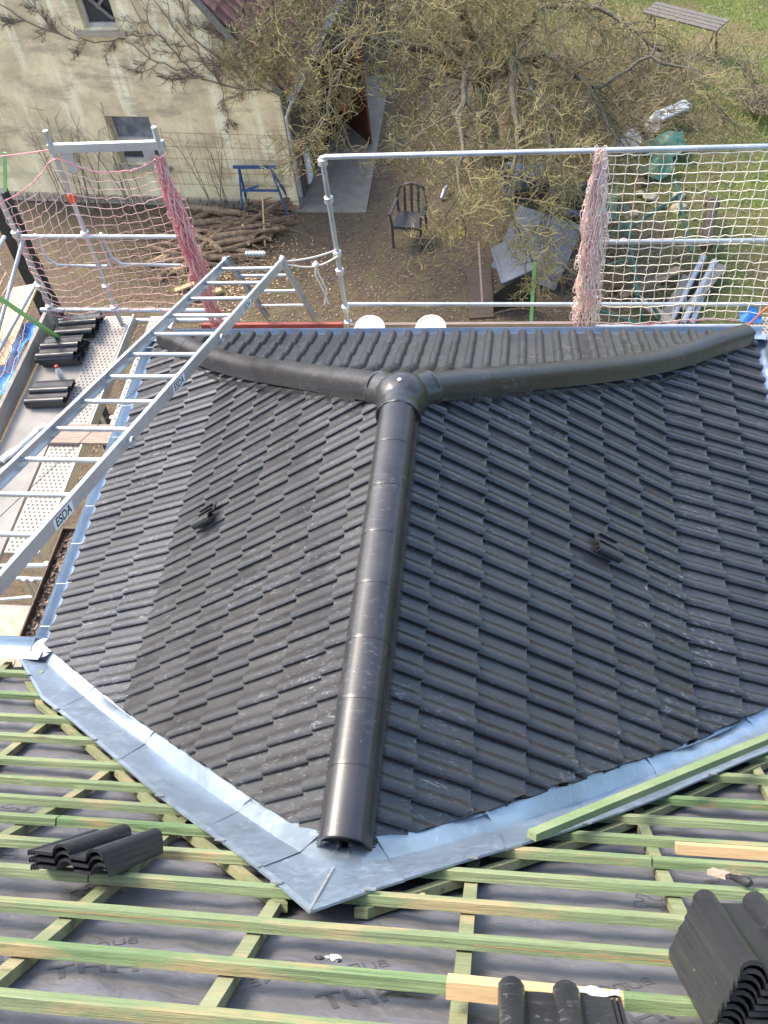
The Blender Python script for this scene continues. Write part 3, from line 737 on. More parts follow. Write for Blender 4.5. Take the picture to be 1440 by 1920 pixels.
for (x, v, s_, mt) in ((.10, 2.745, .016, 'tile_loose'), (.125, 2.735, .014, 'galv'), (.15, 2.73, .02, 'white'), (.16, 2.75, .014, 'tile_loose')):
    shard(x, v, s_, mt, 'small broken chip below the chalk-lined batten', -.02)
mb = MB(); c = onmain(.37, 2.76, -.05)
mb.add([c-EXM*.085-EVM*.03, c+EXM*.085-EVM*.03, c+EXM*.045+EVM*.0, c-EXM*.055, c-EXM*.08-EVM*.03-ENM*.04+EVM*.045, c+EXM*.08-EVM*.03-ENM*.04+EVM*.045], [(3, 2, 1, 0), (0, 1, 5, 4), (2, 3, 4, 5), (0, 4, 3), (1, 2, 5)])
mb.build('tile_piece', 'tile_loose', label='dark broken tile piece half hidden under a batten in the middle', cat='tile piece')
mb = MB(); mb.grid(lambda u, v: onmain(.24+u*.13, 2.0+v*.05, -.055+.012*math.sin(u*5)*v), 6, 3); mb.build('paper_scrap', 'cardboard', smooth=180, label='torn brown paper scrap below the right flashing', cat='paper')

# ------------------------------------------------------------------ ladder
LX = -1.70
LSL = .36; LDX = -.06
def lad(y): return .70+(3.6-y)*LSL
def lxx(y): return LX+(3.6-y)*LDX
ld_ = thing('ladder', (LX, 3.55, .55), 'long aluminium folding ladder lying over the left roof slope', 'ladder')
LW = .275; LABY = (2.59, 1.17, -.41); BOLTY = (1.94, .38)
d = V((LDX, -1, LSL)).normalized(); n = V((0, LSL, 1)).normalized()
top = V((LX, 3.62, .693)); low = V((lxx(-2.3), -2.3, lad(-2.3)))
for sg in (-1, 1):
    off = V((sg*LW, 0, 0)); mb = MB()
    a, b = top+off, low+off
    for q_ in (a, b): pass
    L = (b-a).length; c = (a+b)/2
    mb.obox(c, d*L/2, (.003, 0, 0), n*.042)
    mb.obox(c+n*.040+V((-sg*.011, 0, 0)), d*L/2, (.0125, 0, 0), n*.003); mb.obox(c-n*.040+V((-sg*.011, 0, 0)), d*L/2, (.0125, 0, 0), n*.003)
    st = mb.build('stile', 'alu', ld_)
nr = 15
for i in range(nr):
    p = top+d*(.14+i*.395)
    MB().tube([p-V((LW, 0, 0)), p+V((LW, 0, 0))], .0165, 10).build('rung', 'alu', ld_, 40)
# folded far leg
d2 = V((0, .56, -1)).normalized(); n2 = V((0, 1, .56)).normalized()
a0 = top+V((0, .06, .0))
for sg in (-1, 1):
    off = V((sg*(LW-.02), 0, 0)); L = 1.50; c = a0+off+d2*L/2; mb = MB()
    mb.obox(c, d2*L/2, (.003, 0, 0), n2*.036); mb.obox(c+n2*.034+V((-sg*.01, 0, 0)), d2*L/2, (.011, 0, 0), n2*.003); mb.obox(c-n2*.034+V((-sg*.01, 0, 0)), d2*L/2, (.011, 0, 0), n2*.003)
    mb.build('stile', 'galv', ld_)
    hg = MB(); hg.lathe(top+V((sg*(LW-.01), .035, -.005))-V((.02, 0, 0)), [(.045, 0), (.05, .008), (.05, .032), (.045, .04)], 18, (1, 0, 0)); hg.build('hinge', 'galv', ld_, 40)
for t_ in (.36, .74, 1.12): p = a0+d2*t_; MB().tube([p-V((LW-.02, 0, 0)), p+V((LW-.02, 0, 0))], .015, 10).build('rung', 'alu', ld_, 40)
rl = MB(); prf = []
for i in range(6): prf += [(.026, i*.03), (.026, i*.03+.016), (.018, i*.03+.018), (.018, i*.03+.028)]
rl.lathe(top+V((-.06, .05, .07)), prf, 14, (1, 0, 0)); rl.build('ribbed_roller', 'zinc_old', ld_, 30)
# eye bolts on the outer side
for y in BOLTY:
    c = V((lxx(y)+LW+.03, y, lad(y)-.01)); pts = [c+V((.0, math.cos(a)*.030, math.sin(a)*.030)) for a in [2*math.pi*k/12 for k in range(13)]]
    MB().tube(pts, .008, 6).build('eye_bolt', 'galv', ld_, 60)
# maker's labels
lt = text_mesh('ESDA', .072, 'lab_black', 0, True)
for y in LABY:
    c = V((lxx(y)+LW+.0045, y, lad(y)-.006)); lab = MB().obox((0, 0, 0), (.105, 0, 0), (0, .033, 0), (0, 0, .0006)).mesh('label', 'white')
    ex = -d; ez = (V((1, 0, 0))-d*d.x).normalized(); ey = ez.cross(ex)
    fr = frame(c, ex, ey, ez)
    if ey.z < 0: fr = frame(c, -ex, -ey, ez)
    lo = obj('label_plate', lab, ld_, fr); parent_inv[lo.name] = fr.inverted()
    obj('lettering', lt, lo, fr @ Matrix.Translation((0, 0, .0012)))
cw = MB(); cw.tube([top+V((.03, .1, .06)), V((LX-.06, 2.6, lad(2.6)-.05)), V((LX-.22, 1.2, lad(1.2)-.1)), V((LX-.42, -.5, lad(-.5)-.1))], .0022, 4); cw.build('pull_cord', 'rust', ld_)

# ------------------------------------------------------------------ scaffold
YP = 4.2
sc = thing('scaffold', (-1.05, YP, GZ), 'galvanised tube scaffold with decks around the tiled roof eaves', 'scaffold')
def pole(a, b, r=.024, name='tube', mat='galv'): return MB().tube([a, b], r, 10).build(name, mat, sc, 50)
def coupler(p, s_=.035):
    p = V(p); MB().lathe(p-V((0, 0, s_)), [(.03, 0), (.042, .008), (.042, s_*2-.008), (.03, s_*2)], 10).build('coupler', 'zinc_old', sc, 50)
pole((-1.05, YP, GZ), (-1.05, YP, 1.38), name='post')
MB().tube([(-1.05, YP, 1.36), (-1.02, YP, 1.375), (3.7, YP, 1.345)], .024, 10).build('guard_rail', 'galv', sc, 50)
pole((-1.05, YP+.03, -.28), (3.7, YP+.03, -.33), .022, 'guard_rail'); pole((1.30, YP+.03, .42), (3.7, YP+.03, .40), .022, 'guard_rail')
for z in (1.33, .95, .36, .15, -.3, -.5): coupler((-1.05, YP, z))
pole((3.6, YP, GZ), (3.6, YP, 1.4), name='post'); pole((1.42, YP+.02, GZ), (1.42, YP+.02, -.2), name='post')
# end frame at the far left
for x in (-3.49, -2.49): pole((x, YP, GZ), (x, YP, 1.71), .025, 'post')
pole((-4.20, YP, GZ), (-4.20, YP, 1.25), .025, 'post')
MB().box(-3.52, -2.44, YP-.02, YP+.02, 1.50, 1.58).build('frame_beam', 'galv', sc)
MB().box(-3.42, -3.32, YP-.004, YP+.004, 1.30, 1.50).build('gusset', 'galv', sc); MB().box(-2.66, -2.55, YP-.004, YP+.004, 1.34, 1.5).build('gusset', 'galv', sc)
pole((-4.15, YP-.03, .64), (-2.4, YP-.03, .60), .021, 'guard_rail'); pole((-4.3, YP-.03, -.27), (-2.35, YP-.03, -.30), .026, 'guard_rail')
for (xa, xb) in ((-4.02, -3.34), (-3.34, -2.58)):
    MB().tube([(xa, YP, .64), (xa+.02, YP, .36), (xa+.10, YP, .27), (xb-.06, YP, .25)], .017, 8).build('brace_loop', 'galv', sc, 50)
pole((-3.36, YP, .62), (-3.36, YP, .24), .016, 'brace')
cap = MB().lathe((-3.49, YP, .99), [(.028, 0), (.036, .01), (.036, .07), (.028, .09)], 12); cap.build('post_clip', 'orange', sc, 50)
for z in (.64, .0, -.27): coupler((-3.49, YP-.01, z)); coupler((-4.2, YP-.01, z+.02))
pole((-4.32, YP-.03, .64), (-4.32, 1.0, .60), .021, 'guard_rail'); pole((-4.40, 1.0, -.02), (-4.28, YP+.1, .0), .021, 'guard_rail')
pole((-4.15, YP, .60), (-4.36, 3.35, .05), .02, 'brace')
# decks on the left
def deck(x0, x1, y0, y1, z, mat, holes, name='deck_plank'):
    pl = MB().box(x0, x1, y0, y1, z-.05, z).build(name, mat, sc)
    if holes:
        h = MB(); nx = max(3, int((x1-x0-.06)/.042)); ny = int((y1-y0)/.042)
        for j in range(ny):
            for i in range(nx):
                cx = x0+.035+(i+.5*(j % 2)*.9)*(x1-x0-.07)/(nx-.5); cy = y0+.03+j*.042
                h.v += [(cx+math.cos(a)*.010, cy+math.sin(a)*.012, z+.0015) for a in (0, 1.047, 2.094, 3.1416, 4.189, 5.236)]
                k = len(h.v)-6; h.f.append(tuple(range(k, k+6)))
        h.build('hole', 'rust', pl, kind='stuff')
    return pl
Z0 = -.5
deck(-4.22, -3.74, 2.30, 4.30, Z0, 'ply', False); deck(-3.735, -3.42, 2.62, 4.33, Z0+.004, 'steel_perf', True); deck(-3.20, -2.93, 2.70, 4.33, Z0+.002, 'steel_perf', True)
deck(-3.72, -3.40, 1.20, 2.60, Z0+.003, 'steel_perf', True); deck(-3.10, -2.86, 1.55, 2.66, Z0+.002, 'steel_perf', True)
deck(-4.22, -3.75, .95, 2.28, Z0, 'ply', False); deck(-4.3, -3.18, -.3, .68, Z0-.02, 'ply', False)
MB().box(-3.395, -3.38, 1.2, 4.33, Z0-.1, Z0+.03).build('plank_side', 'galv', sc)
MB().box(-3.745, -3.0, 2.46, 2.70, Z0+.012, Z0+.045).build('cross_plank', 'oldwood', sc)
MB().box(-4.31, -4.27, 1.0, 4.34, Z0-.03, Z0+.17).build('toe_board', 'oldgrey', sc)
pole((-4.5, 4.33, -.56), (-2.3, 4.33, -.56), .03, 'ledger', 'galv'); pole((-4.4, 1.05, -.55), (-2.6, 1.15, -.55), .026, 'ledger', 'galv')
pole((-4.4, 1.0, -.60), (-2.7, 1.0, -.60), .022, 'ledger'); pole((-3.26, 3.9, -1.3), (-3.0, 3.2, -.55), .022, 'brace'); pole((-3.25, 2.9, -.56), (-3.25, 2.9, -2.4), .022, 'brace')
for x in (-3.42, -3.35): MB().tube([(x+.07, .80, -1.0), (x+.07, .84, -.36)], .02, 10).build('tube_end', 'galv', sc, 50)
pole((-3.9, .85, -.75), (-3.2, .92, -.72), .024, 'ledger'); pole((-3.30, .75, -.9), (-3.05, 1.45, -.55), .03, 'brace', 'pipe')
for (x, y) in ((-4.36, 1.0), (-3.3, 1.1), (-2.7, 1.05)): pole((x, y, GZ), (x, y, -.5), .024, 'post')
# decks beyond the hip end
deck(-2.6, 2.8, 3.80, 4.10, -.66, 'steel_perf', False)
MB().box(-2.60, -1.10, 4.14, 4.175, -.62, -.46).build('toe_board', 'redboard', sc); MB().box(-1.02, 1.38, 4.14, 4.175, -.62, -.47).build('toe_board', 'oldwood', sc)
deck(2.88, 3.7, 3.92, 4.22, -.47, 'steel_perf', True); deck(2.98, 3.35, .5, 3.88, -.5, 'steel_perf', True)
pole((1.4, 4.24, -.60), (3.8, 4.24, -.60), .024, 'ledger')

# loose deck things
def dtile(x, y, z, ang, label, grp):
    c, s_ = math.cos(ang), math.sin(ang)
    obj('roof_tile', TILE_LOOSE, None, frame((x, y, z), (s_*-1, c*1, 0), (-c, -s_, 0), (0, 0, 1)) if False else frame((x, y, z), (-s_, c, 0), (-c, -s_, 0), (0, 0, 1)), label=label, cat='roof tile', group=grp)
for nm, (x, y), n_, hz in (('farthest', (-3.70, 3.93), 4, 0), ('middle', (-3.76, 3.52), 5, 0), ('nearest', (-3.70, 2.93), 3, 0)):
    for i in range(n_): dtile(x+jit(.012)+(.03 if nm == 'middle' and i < 3 else 0), y+jit(.01)+(.02 if i < 2 else 0), Z0+.014+i*.027, R(jit(1.5)), f'dark tile in the {nm} of three stacks on the scaffold deck', f'{nm} tile stack on the deck')
bt = thing('water_bottle', (-3.86, 3.33, Z0), 'clear plastic bottle with red cap standing between tile stacks', 'bottle')
MB().lathe((-3.86, 3.33, Z0), [(.028, 0), (.032, .01), (.031, .07), (.033, .1), (.031, .15), (.018, .18), (.013, .195)], 16).build('body', 'bottle', bt, 50)
MB().lathe((-3.86, 3.33, Z0+.196), [(.017, 0), (.017, .022), (.012, .025)], 12).build('cap', 'red', bt, 50)
mb = MB()
for k in range(5): mb.tube([(-4.16+.05*k*.3+.28*t_+jit(.01), 2.16+.46*t_+.035*math.sin(t_*6+k)+.02*k, Z0+.02+.02*abs(math.sin(t_*5+k))) for t_ in [i/9 for i in range(10)]], .022, 6)
mb.build('white_cloth', 'white', smooth=80, label='white cloth strip crumpled on the deck behind the ladder', cat='cloth')
tp = MB(); tp.grid(lambda u, v: (-4.66+u*.32+.015*math.sin(v*31), 1.4+v*2.75, Z0-.02+.16*u+.035*math.sin(v*19+u*5)+.02*math.sin(v*47)), 10, 60); tp.build('blue_tarp', 'tarp', smooth=180, label='bright blue tarpaulin bundled outside the left toe board', cat='tarpaulin')
MB().obox((-4.62, 4.0, -.33), (.16, 0, .03), (-.02, .62, .02), (0, 0, .012)).build('chipboard_sheet', 'osb', label='orange chipboard sheet beside the blue tarpaulin', cat='board')
MB().obox((-4.74, 3.4, -.20), (.1, .02, .05), (-.02, .5, .12), (0, 0, .012)).build('chipboard_sheet', 'osb', label='narrow chipboard offcut behind the net at the left edge', cat='board')
MB().bar((-4.05, 3.92, -.48), (-4.10, 2.9, 1.30), .045, .028, (0, 1, .5)).build('green_lath', 'greenstake', label='bright green wooden lath leaning over the left deck', cat='lath')
MB().bar((-4.20, 4.6, 1.28), (-4.34, 4.55, .90), .03, .02, (0, 1, 0)).build('green_lath', 'greenstake', label='short green lath end behind the net at far left', cat='lath')
# buckets behind the hip gutter
def bucket(x, y, mat, label, lid):
    t_ = thing('bucket', (x, y, -.66), label, 'bucket')
    MB().lathe((x, y, -.655), [(.115, 0), (.135, .28), (.142, .285), (.142, .31)], 24).build('body', mat, t_, 40)
    if lid: MB().lathe((x+.02, y+.01, -.345), [(.148, 0), (.148, .016), (.13, .018), (.13, .010), (.01, .010)], 28, (.06, -.25, 1)).build('lid', mat, t_, 40)
    return t_
b1 = bucket(-.80, 3.93, 'white', 'white bucket with tilted lid behind the gutter', True); bucket(-.19, 3.93, 'cream', 'cream bucket with round lid behind the gutter', True)
MB().bar((-.72, 3.74, -.31), (-.56, 3.76, -.33), .03, .02).build('trowel_handle', 'black', label='black tool handle lying beside the white bucket', cat='tool')
# debris trough under the left eave
tr = thing('debris_trough', (-2.95, .75, -.5), 'dark steel trough full of leaf debris beside the left gutter', 'trough')
pa, pb = V((-3.15, 1.33, -.40)), V((-3.16, .16, -.40)); dd = (pb-pa).normalized(); sx = V((-dd.y, dd.x, 0))
if sx.x < 0: sx = -sx
MB().bar(pa, pb, .012, .20).build('side', 'rust', tr); MB().bar(pa+sx*.42, pb+sx*.42, .012, .20).build('side', 'rust', tr)
MB().bar(pa-dd*.006, pa+sx*.42-dd*.006, .012, .20).build('end', 'rust', tr); MB().bar(pb+dd*.006, pb+sx*.42+dd*.006, .012, .20).build('end', 'rust', tr)
db = MB(); db.grid(lambda u, v: lerp(pa, pb, v)+sx*(.42*u)+V((0, 0, .015+.02*math.sin(u*13+v*40)*math.sin(v*23)+jit(.012))), 12, 50)
for i in range(1500):
    c = lerp(pa, pb, random.uniform(.01, .99))+sx*random.uniform(.012, .38)+V((0, 0, .035+jit(.02))); a = V((jit(1), jit(1), jit(.6))).normalized()*random.uniform(.008, .02); b = a.cross(V((jit(1), jit(1), 1))).normalized()*random.uniform(.006, .014)
    db.add([c-a-b, c+a-b, c+a+b, c-a+b], [(0, 1, 2, 3)])
db.build('leaf_debris', 'leaf', tr, kind='stuff')
sp = MB(); sp.grid(lambda u, v: (-3.95+.70*u, -.25+.9*v, Z0-.016+.03*math.sin(u*3.14)*math.sin(v*3.14)+jit(.006)), 24, 24); sp.build('sand_heap', 'sand', smooth=180, label='spilled sand and mortar on the near scaffold deck', cat='sand')

# ------------------------------------------------------------------ nets and ropes
def net(fn, nu, nv, r, name, mat, label, rope_mat='net_red', ropes=()):
    mb = MB()
    for i in range(nu+1): mb.tube([fn(i/nu, j/(nv*2)) for j in range(nv*2+1)], r, 4, False)
    for j in range(nv+1): mb.tube([fn(i/(nu*2), j/nv) for i in range(nu*2+1)], r, 4, False)
    o = thing(name, fn(.5, 1), label, 'safety net', 'scaffold safety nets')
    mb.build('mesh_cords', mat, o)
    for rp in ropes: MB().tube(rp, r*1.7, 6).build('edge_rope', rope_mat, o, 60)
    return o
random.seed(11)
JX = {}
def jn(u, v, a):
    k = (round(u*400), round(v*400))
    if k not in JX: JX[k] = (jit(a), jit(a), jit(a))
    return V(JX[k])
def netR(u, v):
    return V((1.36+2.3*u, YP-.03+.03*math.sin(v*3.1), 1.335-.02*u-(1.80+.03*math.sin(u*9))*v-.03*math.sin(u*math.pi*1.0)*0))+jn(u, v, .009)
net(netR, 23, 19, .0042, 'safety_net', 'net_white', 'pale square-mesh safety net hung on the right scaffold rails', 'net_red', [[netR(i/30, 1)+V((0, 0, -.01)) for i in range(31)], [V((1.9+.8*i/10, YP, 1.37-.035*math.sin(i/10*3.14))) for i in range(11)]])
def netL(u, v):
    x = -4.20+1.78*u
    tp = 1.43 if u < .4 else 1.43
    s1 = (u/.4 if u < .4 else (u-.4)/.6); sag = .17*math.sin(math.pi*min(max(s1, 0), 1))
    zt = (1.02+.46*u/.4 if u < .4 else 1.48)-sag*(1 if u > .4 else .35); zb_ = -.30-.06*math.sin(u*7)
    return V((x, YP-.05-.16*math.sin(v*3.14)*math.sin(u*5), lerp(zt, zb_, v)-.035*math.sin(u*9.4+.5)*v))+jn(u, v+2, .012)
net(netL, 18, 17, .0034, 'safety_net', 'net_pink', 'sagging faded pink safety net on the far left scaffold frame', 'net_red', [[netL(i/24, 0) for i in range(25)], [netL(i/24, 1) for i in range(25)], [V((-4.9+1.4*i/8, YP+.02, 1.52-.05*math.sin(i/8*3.14)-.02*(8-i)/8)) for i in range(9)]])
def netS(u, v):
    y = YP-2.75*u; return V((-4.36-.10*math.sin(v*3)-.06*math.sin(u*8+v*2), y, lerp(1.0-.12*math.sin(u*3.14), -.42, v)))+jn(u+4, v, .014)
net(netS, 26, 14, .0034, 'safety_net', 'net_pink', 'safety net along the outer left side of the deck', 'net_red', [[netS(i/24, 1) for i in range(25)]])
def bunch(name, top_, bot, wid, n_, mats, label):
    o = thing(name, bot, label, 'safety net', 'gathered net ends'); top_, bot = V(top_), V(bot)
    for mi, mt in enumerate(mats):
        mb = MB()
        for i in range(n_):
            ph = random.random()*6.3; a = random.random()*6.28; rad = wid*random.random()**.6; pts = []
            e = random.uniform(.75, 1.02)
            for k in range(26):
                t_ = k/25*e; sp_ = .25+.75*min(1, t_*3.2)*(1-.18*t_)
                c = lerp(top_, bot, t_)
                pts.append(c+V((math.cos(a)*rad*sp_+.016*math.sin(t_*34+ph), math.sin(a)*rad*sp_*.6+.014*math.cos(t_*29+ph), .012*math.sin(t_*24+ph*2))))
            mb.tube(pts, .0042, 4, False)
        for i in range(n_*2):       # loops sticking out at the edges
            t_ = random.random(); c = lerp(top_, bot, t_)+V((jit(wid*1.05)*(.3+.7*min(1, t_*3)), jit(wid*.6), 0)); r_ = random.uniform(.018, .036); a0_ = random.random()*3
            mb.tube([c+V((math.cos(b_+a0_)*r_*.7, .01*math.sin(b_*2), math.sin(b_+a0_)*r_*1.5)) for b_ in [k*2*math.pi/8 for k in range(9)]], .004, 4, False)
        mb.build('cord_strands', mt, o)
    return o
bunch('gathered_net', (1.34, YP-.03, 1.38), (1.33, YP-.06, -.48), .125, 20, ('net_bund', 'net_bund', 'net_white', 'net_pink'), 'gathered end of the net hanging as a pale pink bundle at right')
bunch('gathered_net', (-2.52, YP-.05, 1.44), (-2.40, YP-.08, -.50), .085, 16, ('net_pink', 'net_red', 'net_red', 'net_red'), 'gathered end of the net hanging as a deep pink bundle at left')
# rope tying the ladder to the post
rp = thing('tie_rope', (-1.05, YP, .4), 'white rope tying the ladder head to the scaffold post', 'rope')
tp_ = V((LX+LW+.02, 3.66, .68)); pp = V((-1.05, YP-.03, .40))
def cat_(a, b, sag, n_=14): return [lerp(a, b, i/n_)+V((0, 0, -sag*math.sin(i/n_*math.pi))) for i in range(n_+1)]
MB().tube(cat_(tp_, pp+V((0, 0, .02)), .02), .009, 6).build('strand', 'rope', rp, 60)
MB().tube(cat_(tp_+V((0, 0, -.03)), pp+V((.02, 0, -.04)), .075), .009, 6).build('strand', 'rope', rp, 60)
kq = lerp(tp_, pp, .55)+V((0, 0, -.09))
bm = bmesh.new(); bmesh.ops.create_icosphere(bm, subdivisions=2, radius=.032); me = bpy.data.meshes.new('knot'); bm.to_mesh(me); bm.free(); me.materials.append(M['rope'])
for v_ in me.vertices: v_.co *= random.uniform(.75, 1.25)
obj('knot', me, rp, Matrix.Translation(kq))
for dx in (0, .035): MB().tube([kq, kq+V((dx-.02, -.01, -.12)), kq+V((.03+dx, -.02, -.28)), kq+V((.06-dx, -.02, -.46))], .009, 6).build('tail', 'rope', rp, 60)
MB().tube([(3.9, 4.0, .15), (3.3, 4.1, -.20), (3.0, 4.12, -.28), (2.86, 4.05, -.42), (2.95, 3.9, -.46), (3.3, 3.95, -.45), (3.9, 4.1, -.42)], .011, 6).build('orange_cable', 'cable', smooth=60, label='orange cable looped on the right scaffold deck', cat='cable')
mb = MB(); mb.grid(lambda u, v: (2.80+.20*u, 4.12+.10*v, -.44+.10*math.sin(u*3.1)*v+jit(.02)), 8, 8); mb.build('blue_rag', 'tarp', smooth=180, label='crumpled blue rag beside the right deck', cat='rag')

# ------------------------------------------------------------------ old barn
BC = V((-3.35, 11.72, 0)); ex = (V((-3.35, 11.72, 0))-V((-9.49, 12.32, 0))).normalized(); ein = V((-ex.y, ex.x, 0))   # ein goes away from the camera
def B(s_, dpt, z): return BC+ex*s_+ein*dpt+V((0, 0, z))
bw, be, bsl, bdp = 6.6, -1.78, 1.36, 8.0
br_z = be+bw/2*bsl
barn = thing('barn', B(-bw/2, 0, GZ), 'old cream plastered barn gable with red tiled roof', 'barn')
W1 = (-3.30, -2.47, -3.37, -2.43); W2 = (-3.14, -2.54, -.93, .1)
def wall_with_holes():
    mb = MB(); xs = sorted({W1[0], W1[1], W2[0], W2[1]} | {-bw/2+i*bw/120 for i in range(-60, 61)}); zs = sorted({GZ, be, W1[2], W1[3], W2[2], W2[3]})
    for i in range(len(xs)-1):
        for j in range(len(zs)-1):
            a, b, c, d_ = xs[i], xs[i+1], zs[j], zs[j+1]; mx, mz = (a+b)/2, (c+d_)/2
            if any(q_[0] < mx < q_[1] and q_[2] < mz < q_[3] for q_ in (W1, W2)): continue
            lim = lambda s_: be+(bw/2-abs(s_+bw/2))*bsl
            ta_, tb_ = lim(a), lim(b)
            if min(ta_, tb_) <= c+1e-6 and max(ta_, tb_) <= c+1e-6: continue
            pts = [(a, c), (b, c), (b, min(d_, tb_)), (a, min(d_, ta_))] if min(ta_, tb_) > c else None
            if pts is None:
                if ta_ > c: pts = [(a, c), (a+(ta_-c)/bsl, c), (a, min(d_, ta_))]
                else: pts = [(b, c), (b, min(d_, tb_)), (b-(tb_-c)/bsl, c)]
            mb.add([B(s_, 0, z) for s_, z in pts], [tuple(range(len(pts)))])
    top = max(zs)
    l_, r_ = -bw/2-(br_z-top)/bsl, -bw/2+(br_z-top)/bsl
    mb.add([B(l_, 0, top), B(r_, 0, top), B(-bw/2, 0, br_z)], [(0, 1, 2)])
    for q_ in (W1, W2):
        a, b, c, d_ = q_; D = .22
        mb.add([B(a, 0, c), B(b, 0, c), B(b, 0, d_), B(a, 0, d_), B(a, D, c), B(b, D, c), B(b, D, d_), B(a, D, d_)], [(0, 1, 5, 4), (1, 2, 6, 5), (2, 3, 7, 6), (3, 0, 4, 7)])
    return mb
wall_with_holes().build('gable_wall', 'plaster', barn)
mb = MB(); mb.add([B(0, 0, GZ), B(0, bdp, GZ), B(0, bdp, be), B(0, 0, be)], [(0, 1, 2, 3)]); mb.add([B(-bw, 0, GZ), B(-bw, bdp, GZ), B(-bw, bdp, be), B(-bw, 0, be)], [(0, 3, 2, 1)]); mb.add([B(-bw, bdp, GZ), B(0, bdp, GZ), B(0, bdp, be), B(-bw, bdp, be)], [(0, 1, 2, 3)])
mb.build('side_wall', 'darkwood', barn)
MB().obox(B(.012, .11, (GZ+be)/2), ex*.014, ein*.11, (0, 0, (be-GZ)/2)).build('corner_board', 'greywood', barn)
def bwin(q_, split, mats):
    a, b, c, d_ = q_; wn = thing_part('window', barn)
    fr_ = MB(); D = .12
    for (x0, x1, z0, z1) in ((a, a+.06, c, d_), (b-.06, b, c, d_), (a+.06, b-.06, d_-.06, d_), (a+.06, b-.06, c, c+.07)): fr_.obox(B((x0+x1)/2, D, (z0+z1)/2), ex*(x1-x0)/2, ein*.03, (0, 0, (z1-z0)/2))
    if split: fr_.obox(B((a+b)/2, D, split), ex*((b-a)/2-.06), ein*.028, (0, 0, .05))
    f0 = fr_.build('window', 'frame_wood', barn)
    hz = [c+.07, split-.05 if split else d_-.06]
    MB().obox(B((a+b)/2, D+.02, (hz[0]+hz[1])/2), ex*((b-a)/2-.06), ein*.004, (0, 0, (hz[1]-hz[0])/2)).build('pane', mats[0], f0)
    if split: MB().obox(B((a+b)/2, D+.02, (split+.05+d_-.06)/2), ex*((b-a)/2-.06), ein*.004, (0, 0, (d_-.06-split-.05)/2)).build('pane', mats[1], f0)
    MB().obox(B((a+b)/2, -.02, c-.045), ex*((b-a)/2+.14), ein*.07, (0, 0, .04)).build('sill', 'stone', barn)
    return f0
def thing_part(*a): return None
bwin(W1, -2.94, ('glass', 'pane_reflection')); f2 = bwin(W2, None, ('glass',))
for (s0, z0, s1, z1) in ((-3.05, -.35, -2.62, -.8), (-2.62, -.4, -2.85, -.62)): MB().bar(B(s0, .08, z0), B(s1, .085, z1), .05, .02, ein).build('brace_board', 'greywood', barn)
# plinth bricks
for i in range(26):
    for j in range(2):
        s0 = -i*.255-(.127 if j else 0)
        if s0-.25 < -bw: continue
        MB().obox(B(s0-.122, -.03+jit(.004), GZ+.055+j*.085), ex*.117, ein*.035, (0, 0, .036)).build('brick', 'brick' if i < 3 else 'stone', barn)
# roof tiles on the visible slope, courses of narrow pans
def rp_(s_, dpt): return B(s_, dpt, be+(-s_)*bsl)
nrm = (ex*bsl+V((0, 0, 1))).normalized(); dn = (ex-V((0, 0, bsl))).normalized()
tm_ = MB()
for (u0, h) in ((0, 0), (.05, .03), (.10, .032), (.15, .006), (.2, .0)):
    pass
pan = [(0, .035), (.03, .05), (.07, .045), (.10, .018), (.15, .012), (.20, .02), (.235, .03)]
mb = MB(); n_ = len(pan)
for (v_, lf) in ((0, .03), (.40, 0)):
    for (u_, h) in pan: mb.v.append((u_, v_, h+lf))
for (u_, h) in pan: mb.v.append((u_, 0, h+.005))
for i in range(n_-1): mb.f += [(i, i+1, n_+i+1, n_+i), (i, 2*n_+i, 2*n_+i+1, i+1)]
PAN = mb.mesh('pan_tile', 'rooftile_red', 50)
bR = MB(); nt_ = 0
for ro in range(12):
    for cc in range(34):
        s0 = .16-ro*.335/math.hypot(1, bsl); base_ = rp_(s0, -.10+cc*.235)
        mw = frame(base_, ein, -dn, nrm)
        if ro < 9 and cc < 24: obj('roof_pan', PAN, barn, mw); nt_ += 1
        else:
            bR.add([mw @ V(v_) for v_ in mb.v], mb.f)
bR.build('far_roof_pans', 'rooftile_red', barn, 50, kind='stuff')
for sg in (1, -1):
    A = [rp_(.16, -.09), rp_(.16, bdp), rp_(-bw/2, bdp), rp_(-bw/2, -.09)] if sg > 0 else [B(-bw-.16, -.1, be-.16*bsl), B(-bw-.16, bdp, be-.16*bsl), B(-bw/2, bdp, br_z), B(-bw/2, -.1, br_z)]
    q2 = MB(); q2.add([p-V((0, 0, .03)) for p in A], [(0, 1, 2, 3)]); q2.build('roof_slope', 'rooftile_red', barn)
MB().bar(rp_(.10, -.10)-nrm*.03, rp_(-bw/2, -.10)-nrm*.03, .03, .12, nrm).build('bargeboard', 'greywood', barn)
mb = MB(); a, b = B(.24, -.12, be-.22), B(.24, bdp, be-.22)
for p in (a, b):
    for i in range(9): t_ = math.pi*i/8; mb.v.append(tuple(p+ex*math.cos(t_)*.07-V((0, 0, math.sin(t_)*.07))))
for i in range(8): mb.f.append((i, i+1, 9+i+1, 9+i))
mb.build('barn_gutter', 'pipe', barn, 60)
MB().tube([B(.24, .0, be-.28), B(.16, .02, be-.42), B(.07, -.03, be-.6), B(.07, -.03, GZ+.3)], .035, 8).build('downpipe', 'zinc_old', barn, 60)
